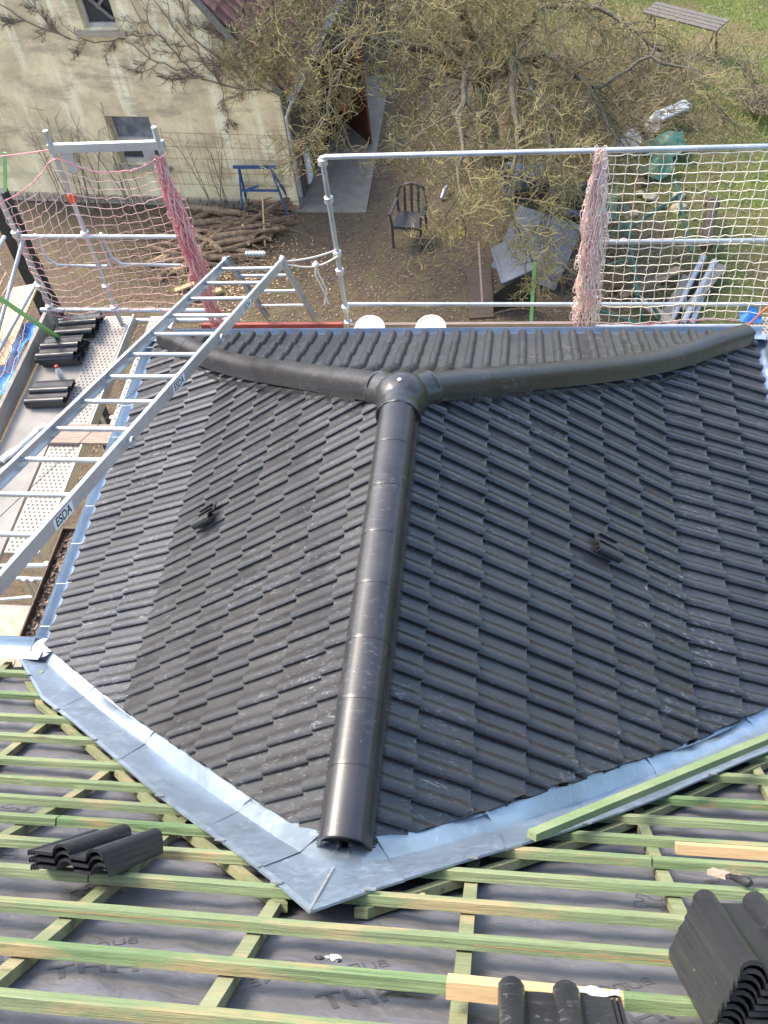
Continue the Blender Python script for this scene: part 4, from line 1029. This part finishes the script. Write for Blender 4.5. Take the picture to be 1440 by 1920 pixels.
# side door swung open
dr = MB(); ha = B(.02, 3.15, 0); hb_ = B(.90, 2.15, 0); dv = (hb_-ha).normalized(); dnn = V((-dv.y, dv.x, 0))
door = dr.obox((ha+hb_)/2+V((0, 0, GZ+1.05)), dv*(hb_-ha).length/2, dnn*.02, (0, 0, 1.0)).build('door', 'brown_door', barn, label='brown door swung open from the barn side wall')
for z in (.35, 1.05, 1.8): MB().obox((ha+hb_)/2+V((0, 0, GZ+z))-dnn*.028, dv*((hb_-ha).length/2-.03), dnn*.008, (0, 0, .05)).build('rail', 'brown_door', door)
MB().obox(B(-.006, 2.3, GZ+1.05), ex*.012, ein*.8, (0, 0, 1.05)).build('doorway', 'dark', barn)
MB().obox(B(.03, .75, GZ+.42), ex*.02, ein*.12, (0, 0, .3)).build('sign_plate', 'white', barn)
# wire trellis
tr_ = thing('wire_trellis', B(-1.3, -.05, GZ), 'rusty wire mesh trellis fixed low on the cream barn wall', 'trellis')
for i in range(15): MB().tube([B(-2.3+i*.16+jit(.01), -.05, GZ+.45), B(-2.3+i*.16+jit(.02), -.05, GZ+1.55+jit(.08))], .003, 4).build('wire', 'bark', tr_)
for j in range(5): MB().tube([B(-2.4, -.055, GZ+.5+j*.25+jit(.03)), B(-.02, -.055, GZ+.5+j*.25+jit(.03))], .003, 4).build('wire', 'bark', tr_)

# ------------------------------------------------------------------ plants
def grow(mb, p, d, L, r, seg, curl, grav, kids=None, sides=4, taper=.35):
    pts = [V(p)]; rr = [r]; d = V(d).normalized(); tot = L
    for i in range(seg):
        d = (d+V((jit(curl), jit(curl), jit(curl)+grav))).normalized(); pts.append(pts[-1]+d*L/seg); rr.append(r*lerp(1, taper, (i+1)/seg))
    mb.tube(pts, rr, sides, False); return pts, rr
random.seed(21)
# wall creeper and thin stems on the barn gable
iv = thing('bare_creeper', B(-.6, -.06, GZ), 'leafless creeper branching across the upper barn gable', 'creeper'); mb = MB()
def creep(s0, z0, s1, z1, r, lev):
    pts = []; n_ = 10; L = math.hypot(s1-s0, z1-z0)
    for i in range(n_+1):
        t_ = i/n_; pts.append((lerp(s0, s1, t_)+jit(.03)*L, lerp(z0, z1, t_)+jit(.03)*L-.05*L*math.sin(t_*3.1)))
    mb.tube([B(a_, -.025-random.random()*.03, b_) for a_, b_ in pts], [lerp(r, r*.45, i/n_) for i in range(n_+1)], 4, False)
    if lev > 0:
        for k in range(5 if lev > 1 else 4):
            i = random.randint(1, n_-1); a_, b_ = pts[i]; an = math.atan2(z1-z0, s1-s0)+random.choice((-1, 1))*random.uniform(.3, 1.0); l2 = L*random.uniform(.25, .5)
            creep(a_, b_, a_+math.cos(an)*l2, b_+math.sin(an)*l2, r*.6, lev-1)
for (a_, b_, c_, d_, r_) in ((.1, -1.95, -1.6, -1.55, .020), (-1.2, -1.72, -2.5, -1.1, .016), (-.2, -1.9, -1.5, -.75, .018), (-1.4, -1.6, -2.2, -.4, .014), (-2.45, -1.06, -3.5, -1.05, .013), (-3.4, -1.05, -4.6, -.40, .016), (-3.6, -1.0, -4.0, -.3, .012), (-.5, -1.6, -.9, -.6, .014), (-.9, -1.9, -1.8, -.3, .014), (-.95, -1.8, -1.0, -2.55, .010)): creep(a_, b_, c_, d_, r_, 3)
mb.build('stems', 'twig_wall', iv)
for gi, (sa_, sb_, n_) in enumerate(((-4.7, -3.6, 13), (-3.5, -2.2, 8), (-2.0, -1.2, 6))):
    t_ = thing('bare_shrub', B((sa_+sb_)/2, -.25, GZ), ('tall thin stems against the barn wall left of the lower window', 'thin bare stems rising below the lower barn window', 'sparse dry shrub behind the firewood by the trellis')[gi], 'shrub'); mb = MB()
    for i in range(n_):
        s0 = random.uniform(sa_, sb_); p = B(s0, -.3+jit(.15), GZ)
        pts, _ = grow(mb, p, (jit(.25), .12, 1), random.uniform(1.0, 2.2), .011, 8, .09, .03)
        for q_ in pts[3:]: grow(mb, q_, (jit(1), jit(.4)-.2, .8), random.uniform(.15, .4), .005, 3, .2, .02, sides=3)
    mb.build('stems', 'twig_wall', t_)

# large lichen-covered tree
tree = thing('bare_tree', (.1, 13.0, GZ), 'large leafless tree with lichen-covered twigs over the garden', 'tree')
lm, tw = MB(), MB()
def twig(p, d, L, r, lev):
    pts, rr = grow(tw, p, d, L, r, 6, .34, -.10, sides=3, taper=.5)
    for i in range(1, 7):
        for _ in range(random.choice((0, 1, 1))):
            dd_ = (pts[i]-pts[i-1]).normalized(); sd_ = dd_.cross(V((jit(1), jit(1), jit(1)))).normalized()
            grow(tw, pts[i], dd_*.5+sd_*.8+V((0, 0, .25)), random.uniform(.06, .20), r*.72, 2, .4, .15, sides=3, taper=.7)
    if lev > 0:
        for i in (2, 4, 5):
            dd_ = (pts[i]-pts[i-1]).normalized(); sd_ = dd_.cross(V((jit(1), jit(1), jit(1)))).normalized()
            twig(pts[i], dd_*.6+sd_*.7, L*random.uniform(.35, .6), r*.8, lev-1)
def limb(path, r0, r1, dens, tl):
    pts = [V(p) for p in path]; sm = []
    for i in range(len(pts)-1):
        for k in range(5): sm.append(lerp(pts[i], pts[i+1], k/5)+V((jit(.05), jit(.05), jit(.05))))
    sm.append(pts[-1]); n_ = len(sm)
    lm.tube(sm, [lerp(r0, r1, i/(n_-1)) for i in range(n_)], 7, False)
    for i in range(3, n_):
        for _ in range(dens-1 if dens > 2 else dens):
            dd_ = (sm[i]-sm[i-1]).normalized(); sd_ = dd_.cross(V((jit(1), jit(1), jit(1)))).normalized()
            L = tl*random.uniform(.5, 1.25)*(1.15-.4*i/n_)
            bp, br_ = grow(lm, sm[i], dd_*.7+sd_*.9+V((0, 0, .12)), L, .013, 6, .26, -.11, sides=4, taper=.5)
            for k in range(1, 7):
                for _2 in range(1 if random.random() < .9 else 2):
                    if random.random() < .12: continue
                    d3 = (bp[k]-bp[k-1]).normalized(); s3 = d3.cross(V((jit(1), jit(1), jit(1)))).normalized()
                    twig(bp[k], d3*.6+s3*.8+V((0, 0, -.05)), random.uniform(.25, .55), .0070, 1 if random.random() < .45 else 0)
fk = V((.05, 12.4, -2.3))
lm.tube([(.1, 13.0, GZ-.1), (.12, 12.9, GZ+.5), (.05, 12.6, -3.0), fk], [.22, .17, .14, .12], 10, False)
TW = 1
limb([fk, (-.9, 11.6, -1.3), (-1.7, 10.9, -.7), (-2.5, 10.3, -.8)], .09, .02, 3, .95)
limb([fk, (-.8, 12.2, -1.2), (-1.6, 12.2, -.5), (-2.4, 11.9, -.2)], .08, .02, 3, .9)
limb([(-1.7, 10.9, -.7), (-2.1, 10.2, -1.1), (-2.45, 9.5, -1.7)], .04, .012, 3, .7)
limb([fk, (-.6, 10.9, -1.3), (-.75, 9.5, -1.5)], .06, .014, 2, .7)
limb([(-1.6, 12.2, -.5), (-2.4, 11.5, -.2), (-3.1, 11.2, -.5), (-3.7, 11.2, -1.0)], .03, .010, 2, .55)
limb([(-1.7, 10.9, -.7), (-2.4, 10.9, -.6), (-3.0, 10.8, -.9)], .03, .012, 3, .7)
limb([fk, (-.1, 10.8, -1.1), (-.2, 9.2, -1.0), (-.1, 7.8, -1.7)], .09, .016, 4, .85)
limb([fk, (.5, 11.0, -1.2), (.6, 9.4, -1.1), (.55, 7.9, -1.8)], .09, .016, 4, .85)
limb([(.5, 11.0, -1.2), (.9, 9.8, -1.2), (1.1, 8.7, -1.6), (1.1, 7.9, -2.2)], .05, .014, 3, .8)
limb([fk, (1.0, 11.6, -1.4), (1.7, 10.6, -1.5), (2.1, 9.9, -2.0)], .08, .016, 4, .9)
limb([fk, (.9, 12.2, -1.0), (1.8, 11.8, -.9), (2.7, 11.2, -1.3)], .08, .016, 3, .9)
limb([fk, (.3, 12.0, -.8), (.6, 11.2, -.1), (.8, 10.4, .2)], .08, .016, 4, .9)
limb([fk, (-.3, 12.0, -.9), (-.5, 11.0, -.1), (-.8, 10.0, .2)], .08, .016, 4, .9)
limb([fk, (.3, 13.2, -1.2), (.9, 14.0, -.6), (1.6, 14.4, -.3)], .08, .02, 3, 1.0)
limb([fk, (-.4, 13.3, -1.2), (-.9, 14.2, -.6), (-1.4, 14.9, -.5)], .08, .02, 3, 1.0)
limb([(1.7, 10.6, -1.5), (2.5, 10.8, -1.2), (3.2, 10.6, -1.3), (3.6, 10.1, -1.9)], .03, .010, 1, .6)
lm.build('limbs', 'limb', tree, 60); tw.build('twigs', 'twig', tree)
# brushwood thicket right of the tree, shrubs, far hedge
def shrub(name, c, rad, h, n_, mat, label, droop=-.05):
    t_ = thing(name, c, label, 'shrub'); mb = MB(); c = V(c)
    for i in range(n_):
        a = random.random()*6.283; rr = rad*random.random()**.5*.5
        pts, _ = grow(mb, c+V((math.cos(a)*rr, math.sin(a)*rr, 0)), (math.cos(a)*.7+jit(.5), math.sin(a)*.7+jit(.5), 1.0), h*random.uniform(.6, 1.15), .012, 7, .22, droop, sides=3)
        for q_ in pts[2:]:
            for _ in range(2): grow(mb, q_, (jit(1), jit(1), jit(.5)+.3), random.uniform(.2, .45), .0065, 4, .3, 0, sides=3)
    mb.build('stems', mat, t_); return t_
shrub('brush_thicket', (2.45, 14.6, GZ), 1.7, 1.7, 190, 'twig_brown', 'dense brown brushwood thicket at the lawn edge', -.12)
shrub('brush_thicket', (1.4, 15.6, GZ), 1.6, 1.6, 130, 'twig_brown', 'brown twiggy thicket behind the lichen tree')
shrub('brush_thicket', (5.3, 14.6, GZ), .8, 1.3, 60, 'twig_brown', 'brown shrub at the right edge of the lawn')
shrub('brush_thicket', (1.9, 9.6, GZ), .9, 1.0, 70, 'twig_brown', 'dry brushwood heap behind the pink net bundle', -.15)
shrub('brush_thicket', (1.6, 12.2, GZ), 1.0, 1.0, 80, 'twig_brown', 'dry brushwood between the bins and the lawn', -.15)
for i in range(9):
    shrub('hedge_shrub', (-2.6+i*1.0+jit(.2), 20.6+jit(.4), GZ), .9, 1.6, 46, 'twig_brown', ('leftmost', 'second', 'third', 'fourth', 'fifth', 'sixth', 'seventh', 'eighth', 'ninth')[i]+' bare shrub of the hedge along the far top edge')
# lawn and litter
gr = MB(); random.seed(5)
for i in range(26000):
    x, y = random.uniform(1.6, 8.5), random.uniform(8.5, 21)
    if x*.22+y*.045+.75+jit(.25) < 1.75: continue
    a = random.random()*6.28; h = random.uniform(.03, .085); wv = .006
    u = V((math.cos(a)*wv, math.sin(a)*wv, 0)); p = V((x, y, GZ)); q_ = p+V((jit(.05), jit(.05), h)); gr.add([p-u, p+u, q_], [(0, 1, 2)])
gr.build('grass', 'grass', kind='stuff', label='short mossy grass of the lawn at right', cat='grass')
lf = MB()
for i in range(5000):
    p = V((random.uniform(2.0, 8.0), random.uniform(9, 19), GZ+.02+random.random()*.03)); s_ = random.uniform(.012, .032); a = random.random()*6.28
    e1 = V((math.cos(a), math.sin(a), jit(.5)))*s_; e2 = V((-math.sin(a), math.cos(a), jit(.5)))*s_*.5; lf.add([p-e1, p+e2, p+e1, p-e2], [(0, 1, 2, 3)])
for i in range(15000):
    x, y = random.uniform(-6.5, 4.5), random.uniform(5.0, 14.5)
    if x < -3.3 and y > 11.6: continue
    if random.random() < .35 and y > 10.5: continue
    p = V((x, y, GZ+.012+random.random()*.012)); s_ = random.uniform(.010, .026); a = random.random()*6.28
    e1 = V((math.cos(a), math.sin(a), jit(.5)))*s_; e2 = V((-math.sin(a), math.cos(a), jit(.5)))*s_*.6
    lf.add([p-e1, p+e2, p+e1, p-e2], [(0, 1, 2, 3)])
lf.build('leaf_litter', 'leaf', kind='stuff', label='brown leaf litter scattered over the bare soil', cat='leaf litter')

# ------------------------------------------------------------------ garden things
random.seed(33)
# sawhorse
sw = thing('sawhorse', (-4.0, 11.4, GZ), 'blue steel sawhorse standing by the firewood', 'sawhorse')
H_ = .95
for (x0, x1, y0) in ((-4.38, -4.30, 11.45), (-3.50, -3.72, 11.40)):
    for (dy, nm) in ((0, 'leg'), (.42, 'leg')): MB().tube([(x0, y0+dy, GZ), (x1, y0+.21, GZ+H_)], .022, 6).build(nm, 'blue_paint', sw)
MB().bar((-4.40, 11.64, GZ+H_), (-3.62, 11.60, GZ+H_), .05, .045).build('top_bar', 'blue_paint', sw); MB().bar((-4.34, 11.58, GZ+.52), (-3.62, 11.54, GZ+.52), .035, .035).build('cross_bar', 'blue_paint', sw)
MB().bar((-4.2, 11.58, GZ+.545), (-4.0, 11.57, GZ+.60), .02, .04).build('clamp', 'blue_paint', sw)
MB().bar((-3.90, 11.38, GZ+.56), (-3.80, 10.55, GZ+.02), .025, .02).build('pale_stick', 'rawwood', label='pale straight stick leaning on the blue sawhorse', cat='stick')
# firewood
for i in range(58):
    r_ = random.uniform(.025, .07); L = random.uniform(.5, 1.25); x, y = random.uniform(-5.5, -3.75), random.uniform(10.1, 11.5); lev = random.choice((0, 0, 1, 1, 2))
    if x > -4.2 and y < 10.6: x -= .8
    a = jit(.55)+(.1 if i % 3 else 1.1*random.choice((-1, 1))); z = GZ+r_+lev*.085
    d_ = V((math.cos(a), math.sin(a), jit(.05)))*L/2; c = V((x, y, z)); bend = V((jit(.05), jit(.05), 0))
    t_ = thing('log', c-V((0, 0, r_)), 'rough bark log lying in the firewood heap beside the barn', 'log', 'firewood heap')
    MB().tube([c-d_, c-d_*.4+bend, c+d_*.4+bend, c+d_], [r_*1.05, r_, r_*.95, r_*.85], 8, False).build('bark', 'bark', t_, 50)
    for e_, rr_ in ((-1, r_*1.05), (1, r_*.85)):
        MB().lathe(c+d_*e_-d_.normalized()*e_*.002, [(rr_, 0), (rr_*.96, .004), (rr_*.5, .005)], 8, d_*e_).build('cut_end', 'logend', t_)
bp_ = thing('branch_heap', (-5.2, 11.2, GZ), 'heap of thin cut branches on top of the firewood', 'branches'); mb = MB()
for i in range(150):
    c = V((random.uniform(-6.3, -3.6), random.uniform(9.6, 11.6), GZ+random.uniform(.02, .3))); grow(mb, c, (random.choice((-1, 1)), jit(.6), jit(.08)), random.uniform(.5, 1.2), random.uniform(.006, .014), 5, .12, 0, sides=4)
mb.build('branches', 'bark', bp_)
sh = MB()
for i in range(900):
    p = V((random.gauss(-4.0, .55), random.gauss(9.95, .45), GZ+.012+random.random()*.01)); a = random.random()*6.28; s_ = random.uniform(.012, .035)
    e1 = V((math.cos(a), math.sin(a), jit(.3)))*s_; e2 = V((-math.sin(a), math.cos(a), jit(.3)))*s_*.4; sh.add([p-e1, p+e2, p+e1, p-e2], [(0, 1, 2, 3)])
sh.build('wood_chips', 'logend', kind='stuff', label='orange sawdust and chips in front of the firewood', cat='wood chips')
for i, (x, y, a) in enumerate(((-4.9, 9.5, .5), (-5.3, 9.9, .7), (-4.6, 9.2, .45), (-5.6, 10.3, .6))):
    MB().bar((x-.3*math.cos(a), y-.3*math.sin(a), GZ+.04), (x+.3*math.cos(a), y+.3*math.sin(a), GZ+.08), .09, .04).build('split_board', 'rawwood', label='pale split board lying behind the left net', cat='board', group='split boards behind the left net')
# garden chair
def chair(c, rz, label):
    t_ = thing('garden_chair', c, label, 'chair'); mw = Matrix.Translation(c) @ Matrix.Rotation(rz, 4, 'Z')
    P = lambda x, y, z: mw @ V((x, y, z))
    mb = MB(); mb.grid(lambda u, v: P(-.24+.48*u, -.24+.46*v, .42-.03*math.sin(u*3.14)*math.sin(v*3.14)), 8, 8); mb.grid(lambda u, v: P(-.24+.48*u, -.24+.46*v, .40-.03*math.sin(u*3.14)*math.sin(v*3.14)), 8, 8); mb.build('seat', 'anthracite', t_, 180)
    MB().bar(P(-.24, -.245, .405), P(.24, -.245, .405), .02, .05).build('seat_edge', 'anthracite', t_)
    for sx_ in (-1, 1):
        MB().tube([P(sx_*.25, -.26, 0), P(sx_*.25, -.22, .42), P(sx_*.27, -.22, .64)], [.022, .024, .02], 6).build('leg', 'anthracite', t_, 60)
        MB().tube([P(sx_*.23, .30, 0), P(sx_*.23, .22, .42)], .023, 6).build('leg', 'anthracite', t_, 60)
        MB().bar(P(sx_*.27, -.26, .65), P(sx_*.25, .24, .66), .05, .025).build('armrest', 'anthracite', t_)
    MB().tube([P(-.24, .22, .42), P(-.26, .27, .66), P(-.20, .32, .84), P(0, .33, .90), P(.20, .32, .84), P(.26, .27, .66), P(.24, .22, .42)], .026, 8).build('back_frame', 'anthracite', t_, 60)
    for x in (-.12, 0, .12): MB().bar(P(x, .23, .42), P(x, .32, .88), .045, .012, mw.to_3x3() @ V((0, 1, 0))).build('back_slat', 'anthracite', t_)
    return t_
chair(V((-1.22, 10.75, GZ)), R(-8), 'dark plastic garden chair standing on bare soil under the tree')
# bench at the top right of the lawn
bn = thing('garden_bench', (3.3, 16.3, GZ), 'weathered wooden bench joined to a table on the lawn at top right', 'bench')
ba, bb = V((2.55, 16.55, 0)), V((3.90, 15.60, 0)); bd = (bb-ba).normalized(); bk = V((-bd.y, bd.x, 0))
for k in range(3): MB().bar(ba+bk*(.02+k*.125)+V((0, 0, GZ+.43)), bb+bk*(.02+k*.125)+V((0, 0, GZ+.43)), .11, .03).build('seat_slat', 'benchwood', bn)
for k in range(4): MB().bar(ba+bk*(.95+.14*k)+V((0, 0, GZ+.72)), bb+bk*(.95+.14*k)+V((0, 0, GZ+.72)), .12, .03).build('table_slat', 'benchwood', bn)
for p in (ba+bd*.12, bb-bd*.12):
    MB().tube([p+bk*.1+V((0, 0, GZ)), p+bk*.12+V((0, 0, GZ+.40)), p+bk*.95+V((0, 0, GZ+.42)), p+bk*1.15+V((0, 0, GZ+.70))], .022, 6).build('iron_frame', 'rust', bn); MB().tube([p+bk*1.35+V((0, 0, GZ)), p+bk*1.15+V((0, 0, GZ+.70))], .022, 6).build('leg', 'rust', bn)
# junk by the fence: panels, bins, tubes, pipes
MB().obox((.95, 9.9, GZ+.42), (.52, -.28, -.02), (.22, .42, .30), (0, -.01, .012)).build('panel', 'greysheet', label='blue-grey metal panel propped on the junk heap', cat='panel')
MB().obox((.55, 9.75, GZ+.30), (.26, .05, .10), (-.10, .34, .10), (0, 0, .015)).build('panel', 'greysheet', label='small cracked grey panel beside the blue-grey panel', cat='panel')
mb = MB(); mb.grid(lambda u, v: (.28+.66*u, 8.75+.12*math.sin(u*2.5)-.25*v*.4, GZ+.02+.80*v*(.55+.45*u)), 10, 6); mb.build('black_sheet', 'black', smooth=180, label='black plastic sheet hanging behind the green stake', cat='plastic sheet')
MB().bar((.87, 8.35, GZ), (.90, 8.52, GZ+1.15), .055, .035, (0, 1, 0)).build('green_stake', 'greenstake', label='upright bright green stake in front of the junk heap', cat='stake')
MB().bar((.10, 8.9, GZ), (.02, 9.6, GZ+.75), .03, .025, (0, 1, 0)).build('brown_stake', 'oldwood', label='thin brown stake leaning in the soil below the tree', cat='stake')
MB().obox((.05, 9.25, GZ+.02), (.20, .02, 0), (-.05, .62, 0), (0, 0, .012)).build('rusty_sheet', 'rust', label='rusty brown sheet lying on the soil below the tree', cat='sheet')
def bin_(c, r0, r1, h, ax, mat, label, wheels=False):
    c = V(c); ax = V(ax).normalized(); t_ = thing('bin', c, label, 'bin')
    MB().lathe(c, [(r0, 0), (r1, h*.9), (r1*1.07, h*.92), (r1*1.07, h), (r1*.95, h), (r1*.92, h*.75), (r0*.5, h*.72)], 22, ax).build('body', mat, t_, 40)
    MB().tube([c+ax*h*.95+V((r1, 0, .02)), c+ax*h*.95+V((r1+.06, 0, .10)), c+ax*h*.95+V((r1, .1, .10))], .014, 6).build('handle', mat, t_)
bin_((1.10, 12.2, GZ+.28), .22, .28, .75, (-.75, -.35, .12), 'greysheet', 'dark grey bin tipped over among the twigs')
bin_((1.75, 11.6, GZ+.26), .20, .26, .6, (.2, -.8, .4), 'black', 'black tub lying beside the tipped grey bin')
bin_((1.35, 11.0, GZ), .22, .30, .42, (.1, .1, 1), 'black', 'open black tub standing in front of the bins')
mb = MB(); mb.tube([(1.30, 10.9, GZ+.44), (1.45, 10.75, GZ+.5), (1.6, 10.8, GZ+.40)], .06, 8); mb.build('blue_bag', 'blue_paint', smooth=60, label='dark blue bag in the black tub', cat='bag')
gf = thing('green_tube_frame', (2.7, 9.6, GZ), 'dark green steel tube frame standing behind the right net', 'tube frame')
for (a, b) in (((2.35, 10.6, GZ+.7), (2.45, 8.4, GZ+.6)), ((3.20, 11.2, GZ+.75), (3.35, 9.6, GZ+.5)), ((2.38, 10.0, GZ+.66), (3.28, 10.9, GZ+.7)), ((2.45, 8.4, GZ+.6), (2.6, 8.4, GZ)), ((1.9, 9.5, GZ+.3), (2.42, 9.3, GZ+.62)), ((2.6, 8.5, GZ+.5), (3.0, 8.2, GZ+.02)), ((1.75, 8.55, GZ+.3), (2.6, 8.2, GZ+.2))):
    MB().tube([a, b], .028, 8).build('tube', 'green_tube', gf, 50)
for i, (a, b, r_, mt, lb) in enumerate((((2.95, 8.3, GZ+.10), (3.60, 9.85, GZ+.22), .045, 'pipe', 'longest grey plastic pipe of the pipe heap behind the right net'), ((3.15, 8.3, GZ+.16), (3.75, 9.7, GZ+.24), .045, 'pipe', 'second grey plastic pipe lying beside the longest one'), ((2.75, 8.35, GZ+.06), (3.55, 9.75, GZ+.10), .038, 'rust', 'rusty steel pipe under the grey pipes'), ((3.3, 8.4, GZ+.05), (3.8, 9.9, GZ+.08), .05, 'pipe', 'thick grey pipe at the right of the pipe heap'), ((3.65, 10.0, GZ+.3), (3.85, 11.1, GZ+.38), .10, 'rust', 'wide rusty pipe standing out behind the pipe heap'))):
    a, b = V(a), V(b); ax = b-a; MB().lathe(a, [(r_*.8, .02), (r_, 0), (r_, ax.length*.93), (r_*1.18, ax.length*.935), (r_*1.18, ax.length), (r_*.85, ax.length), (r_*.8, ax.length*.9)], 14, ax).build('pipe', mt, smooth=40, label=lb, cat='pipe')
for i, (x, y, a, L, mt, lb) in enumerate(((2.75, 9.35, .55, 1.1, 'cardboard', 'pale brown board across the heap behind the net'), (3.05, 8.8, 1.15, 1.3, 'greywood', 'grey plank lying under the pipes'), (3.55, 9.1, 1.0, 1.2, 'greywood', 'grey plank right of the pipes'), (2.75, 8.5, 2.3, .8, 'oldwood', 'short brown plank near the green frame'))):
    d_ = V((math.cos(a), math.sin(a), .05)); c = V((x, y, GZ+.12+.04*i)); MB().obox(c, d_*L/2, V((-d_.y, d_.x, 0))*.075, (0, 0, .014)).build('plank', mt, label=lb, cat='plank')
# green and white sheets, rubble
for i, (x, y, sx_, sy_, mt, lb) in enumerate(((3.25, 13.2, .35, .30, 'green_sheet', 'green plastic sheet by the top rail of the right net'), (3.05, 12.5, .28, .20, 'green_sheet', 'torn green sheet below the top right rail'), (2.1, 11.3, .22, .35, 'green_sheet', 'green sheeting beside the pink net bundle'), (2.35, 10.6, .18, .22, 'green_sheet', 'small green sheet among the brushwood'), (3.0, 13.9, .22, .12, 'film', 'white crumpled sheet at the lawn edge'), (2.55, 13.3, .28, .20, 'film', 'grey-white plastic film in the brushwood'))):
    mb = MB(); ph = random.random()*6; mb.grid(lambda u, v: (x-sx_+2*sx_*u, y-sy_+2*sy_*v, GZ+.10+.16*math.sin(u*4+ph)*math.sin(v*3.5+ph)+.18*u+jit(.02)), 9, 9); mb.build('plastic_sheet', mt, smooth=180, label=lb, cat='sheet')
for k in (0, 1): MB().obox((3.45+.03*k, 14.05+.16*k, GZ+.34), (.26, .16, .02), (-.05, .075, .0), (0, 0, .02)).build('white_plank', 'film', label=('nearer','farther')[k]+' white painted slat lying at the lawn edge', cat='plank')
for i in range(14):
    x, y = ((random.uniform(2.6, 3.6), random.uniform(11.0, 12.4)) if i < 9 else (random.uniform(-.5, .5), random.uniform(12.6, 13.6))); bm = bmesh.new(); bmesh.ops.create_icosphere(bm, subdivisions=1, radius=random.uniform(.06, .14)); me = bpy.data.meshes.new('stone')
    for v_ in bm.verts: v_.co = V((v_.co.x*random.uniform(.7, 1.4), v_.co.y*random.uniform(.7, 1.4), v_.co.z*random.uniform(.4, .8)))
    bm.to_mesh(me); bm.free(); me.materials.append(M['bark' if i % 2 else 'stone'])
    obj('stone', me, None, Matrix.Translation((x, y, GZ+.04)), label='rough lump in the rubble behind the right net' if i < 9 else 'rough lump lying under the tree', cat='stone', group='rubble behind the right net' if i < 9 else 'lumps under the tree')
mb = MB().tube([(-.75, 11.9, GZ+.05), (-.70, 12.0, GZ+.16), (-.66, 12.2, GZ+.10)], [.04, .035, .03], 8); mb.build('metal_bracket', 'galv', smooth=60, label='shiny metal piece on the soil behind the chair', cat='scrap')
mb = MB().tube([(-.30, 9.9, GZ+.62), (-.28, 9.95, GZ+.72), (-.29, 9.93, GZ+.80)], [.035, .045, .02], 7); mb.build('yellow_tag', 'yellow', smooth=60, label='yellow tag hanging on a twig below the tree', cat='tag')
MB().lathe((-2.85, 14.6, GZ+.45), [(.03, 0), (.14, .04), (.14, .12), (.05, .16)], 12, (.3, -1, .3)).build('red_reel', 'red', smooth=40, label='dark red reel beside the open brown door', cat='reel')
# dark upright tube bundle beyond the left frame
MB().box(-4.86, -4.62, 4.95, 5.05, GZ, .62).build('dark_panel', 'black', label='tall dark panel standing behind the left scaffold net', cat='panel')
print('tiles', ntile, 'pans', nt_, 'objects', len(bpy.data.objects), 'tris', sum(len(m_.polygons) for m_ in bpy.data.meshes))
